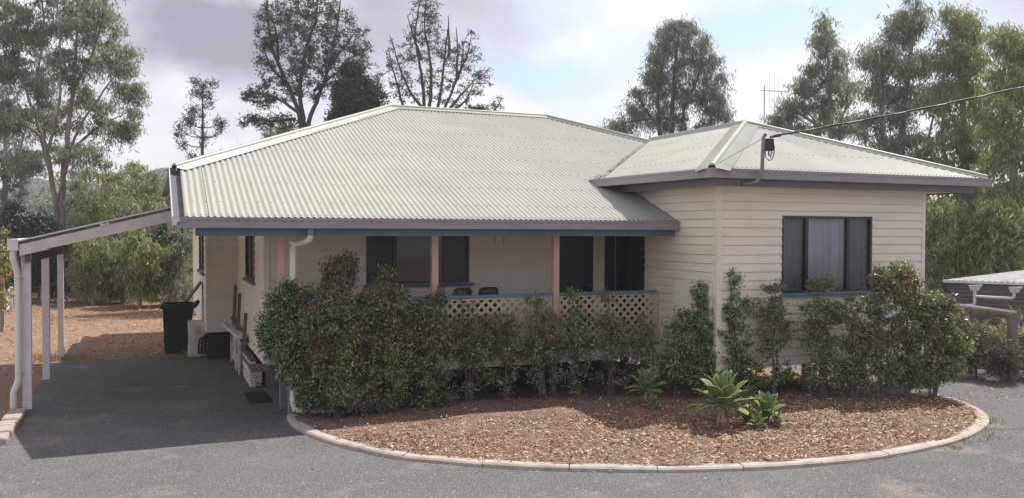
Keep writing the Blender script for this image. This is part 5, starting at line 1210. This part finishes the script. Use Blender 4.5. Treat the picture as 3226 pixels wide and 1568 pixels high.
# ---------------------------------------------------------------- right hand side: shed, rail fence, palm, scrub
p0 = far(2383, 703, 21.0); p1 = far(2720, 722, 19.4); dX = (p1-p0); dX[2] = 0; Lw = float(np.linalg.norm(dX)); dX /= Lw; nB = np.array([-dX[1], dX[0], 0.0])
zE = float(p0[2]); shd = thing('shed', 'low grey corrugated shed with bright metal roof half hidden by the hedge', 'shed', (float(p0[0]), float(p0[1]), -1.2))
mb = MB(); rows = []
n = 26*6
for i in range(n+1):
    z = -1.2+(zE-.02+1.2)*i/n; h = .012*math.cos(2*PI*z/.10)
    rows.append([tuple(p0*[1,1,0]+dX*u+nB*(.10+h)+np.array([0,0,z])) for u in (.02, Lw)])
mb.grid(rows); rows = []
for i in range(n+1):
    z = -1.2+(zE-.02+1.2)*i/n; h = .012*math.cos(2*PI*z/.10); rows.append([tuple(p0*[1,1,0]+dX*(.02+h)+nB*u+np.array([0,0,z])) for u in (.1, 5)])
mb.grid(rows)
c0 = p0*[1,1,0]
for u_, v_, u2, v2 in ((Lw,.1,Lw+.8,3.1),(.8,3.1,Lw+.8,3.1)):
    a_ = c0+dX*u_+nB*v_; b_ = c0+dX*u2+nB*v2; mb.add([tuple(a_+[0,0,-1.4]),tuple(b_+[0,0,-1.4]),tuple(b_+[0,0,zE+.1]),tuple(a_+[0,0,zE+.0])], [(0,1,2,3)])
part(mb, 'wall', MT['shedwall'], shd)
mb = MB(); n = 46; rows = [[], []]
for i in range(n*4+1):
    u = -.1+(Lw+.2)*i/(n*4); h = .012*math.cos(2*PI*u/.13)
    for k, v in enumerate((-.0, 3.2)): rows[k].append(tuple(p0+dX*(u+v*.55)+nB*v+np.array([0,0,.0+v*.07+h])))
mb.grid(rows); part(mb, 'roof', MT['shedroof'], shd)
mb = MB(); mb.bar(tuple(p0+dX*-.1+np.array([0,0,-.03])), tuple(p0+dX*(Lw+.1)+np.array([0,0,-.03])), .03, .06); part(mb, 'eave_trim', MT['zinc'], shd)
def sp(x, y, fwd=.25):      # point a little in front of the shed wall
    r = ray(x, y); q0 = p0-nB*fwd; tt = float(((q0-CAMP)@nB)/(r@nB)); return tuple(CAMP+r*tt)
dp = None
mb = MB(); mb.tube([sp(2452,730), sp(2452,762), sp(2446,766), sp(2405,768)], .035, 10); mb.tube([sp(2452,744), sp(2546,749), sp(2551,745), sp(2551,732)], .035, 10); pp = part(mb, 'drain_pipe', MT['pvc'], shd)
for x, y in ((2452,722),(2553,727)):
    c = Vector(sp(x, y)); m2 = MB(); frust(m2, c.x-.06,c.x+.06,c.y-.06,c.y+.06,c.z-.07, c.x-.10,c.x+.10,c.y-.10,c.y+.10,c.z+.06, caps=False); m2.box(c.x-.11,c.x+.11,c.y-.12,c.y-.10,c.z+.04,c.z+.08); part(m2, 'rain_head', MT['pvc'], pp)
fc = thing('rail_fence', 'weathered grey log rail on a thick post at the right edge of the drive', 'fence', tuple(gnd(2547, 955)))
g = gnd(2547, 955); tf = float((g-CAMP)@CF); top = far(2547, 788, tf)
mb = MB(); mb.tube([tuple(g+[0,0,-.1]), tuple((g+top)/2+[.01,0,0]), tuple(top)], [.115,.105,.10], 12); part(mb, 'post', MT['log'], fc)
q0, q1 = far(2330, 768, tf+2.6), far(2560, 792, tf-.1)
mb = MB(); mb.tube([tuple(q0), tuple((q0+q1)/2+np.array([0,0,.02])), tuple(q1)], [.10,.11,.085], 12); part(mb, 'rail', MT['log'], fc)
g2 = np.array([q0[0], q0[1], tz(q0[0], q0[1])]); mb = MB(); mb.tube([tuple(g2-[0,0,.2]), tuple(q0+[0,0,.1])], .10, 12); part(mb, 'post', MT['log'], fc)
# golden palm
palmm = leafmat('palm_leaf', [(0,(.17,.23,.05)),(.5,(.34,.36,.08)),(1,(.56,.44,.12))], .4, .4, .06)
def palm(x, y, t, label, nf=16, Lf=1.3):
    b = far(x, y, t); b[2] = tz(b[0], b[1]); root = thing('palm', label, 'palm', tuple(b)); segs = []; C = []; D = []
    for k in range(nf):
        az = k*2.4; el = .85+.6*random.random(); d = np.array([math.cos(az)*math.cos(el), math.sin(az)*math.cos(el), math.sin(el)]); p = b.copy()+d*.05; L_ = Lf*random.uniform(.7,1.15)
        for i in range(14):
            q = p+d*L_/14; segs.append((p, q, .012*(1-i/16), .012*(1-(i+1)/16)))
            if i > 3:
                sd_ = np.cross(d, [0,0,1]); sd_ /= np.linalg.norm(sd_)+1e-6
                for sg in (-1,1):
                    for r_ in range(2): C.append(p+(q-p)*r_*.5); D.append(sd_*sg+d*.9+np.array([0,0,-.1]))
            p = q; d = d+np.array([0,0,-.075]); d /= np.linalg.norm(d)
    V, Q = segs_mesh(segs); fast_mesh('stem', V, Q, palmm, root, tuple(b), True)
    leaves('frond', C, D, RNG.uniform(.22,.36,len(C)), RNG.uniform(.018,.028,len(C)), palmm, root, tuple(b), .05)
palm(2488, 905, 18.4, 'yellow green palm behind the log rail in front of the shed', 18, 1.45)
palm(2590, 905, 18.2, 'golden palm right of the log post at the picture edge', 12, 1.3)
palm(2440, 905, 18.2, 'small palm half hidden behind the right end of the hedge', 12, 1.0)
scr = leafmat('scrub_leaf', [(0,(.07,.07,.04)),(.5,(.13,.12,.075)),(1,(.26,.21,.14))], .6, .3, .04)
for i, (x, y, t, rx, ry, lb) in enumerate(((2455,860,17.5,45,50,'brownish scrubby bush left of the yellow palm'),(2520,890,17.0,45,40,'dry grey scrub below the yellow palm'),(2590,880,17.4,45,50,'scrubby bush beyond the log post'),(2400,850,19.5,50,60,'olive scrub between hedge and shed'))):
    b = far(x, y+55, t); b[2] = tz(b[0], b[1]); s_ = t*K/F
    tree('scrub_bush', lb, 'bush', b, [([b, far(x, y, t)], .03, .01)], [(far(x, y, t), (rx*s_, rx*s_, ry*s_), 90)], bark_h, scr, 44, (.06,.14), (.014,.03), .12, droop=.5, tw=.008, group='scrub by the shed', up=.1)
# ---------------------------------------------------------------- left boundary fence and far posts
fa, fb = gnd(-70, 835), gnd(36, 778); fn = thing('timber_fence', 'low pale board fence at the left edge of the yard', 'fence', tuple(fa)); dv_ = fb-fa; Lf = float(np.linalg.norm(dv_)); dv_ /= Lf
k = 0; u = 0
while u < Lf:
    p = fa+dv_*u; mb = MB(); mb.box(p[0]-.05, p[0]+.05, p[1]-.05, p[1]+.05, 0, .92); part(mb, 'post', MT['timbpale'], fn); u += 1.4
for z in (.22, .48, .74):
    mb = MB(); mb.bar(tuple(fa+[-.06,0,z]), tuple(fb+[-.06,0,z]), .03, .2); part(mb, 'rail', MT['timbpale'], fn)
for (x, yb_, yt_, w_, lb) in ((238,746,636,.11,'tall grey fence post in the middle of the back boundary'),(297,746,710,.10,'short dark fence stump right of the tall grey post'),(22,745,645,.12,'slanting timber pole behind the low board fence'),(100,748,640,.09,'thin grey post behind the carport posts'),(366,748,660,.06,'pale thin trunk like post near the bin')):
    g = gnd(x, yb_); t = float((g-CAMP)@CF); tp = far(x, yt_, t); mb = MB(); mb.tube([tuple(g-[0,0,.1]), tuple((g+tp)/2), tuple(tp)], [w_, w_*.9, w_*.85], 9); o = mb.build('fence_post', MT['log'], origin=tuple(g)); props(o, lb, 'fence post', 'posts on the back boundary')
# flat stones by the right hand drive
for (x, y, s_, lb) in ((2325,1001,.28,'flat pale stone at the right end of the kerb'),(2063,968,.26,'flat pale stone seen between hedge stems under the house'),(1140,1008,.12,'small grey rock at the foot of the hedge')):
    g = gnd(x, y); mb = MB(); mb.tube([(0,0,-.04),(0,0,.02),(0,0,.05)], [s_, s_*.95, s_*.6], 9)
    o = mb.build('stone', MT['conc'], origin=(0,0,0)); o.location = (g[0], g[1], g[2]+.05); o.scale = (1.2,.7,1); props(o, lb, 'stone')
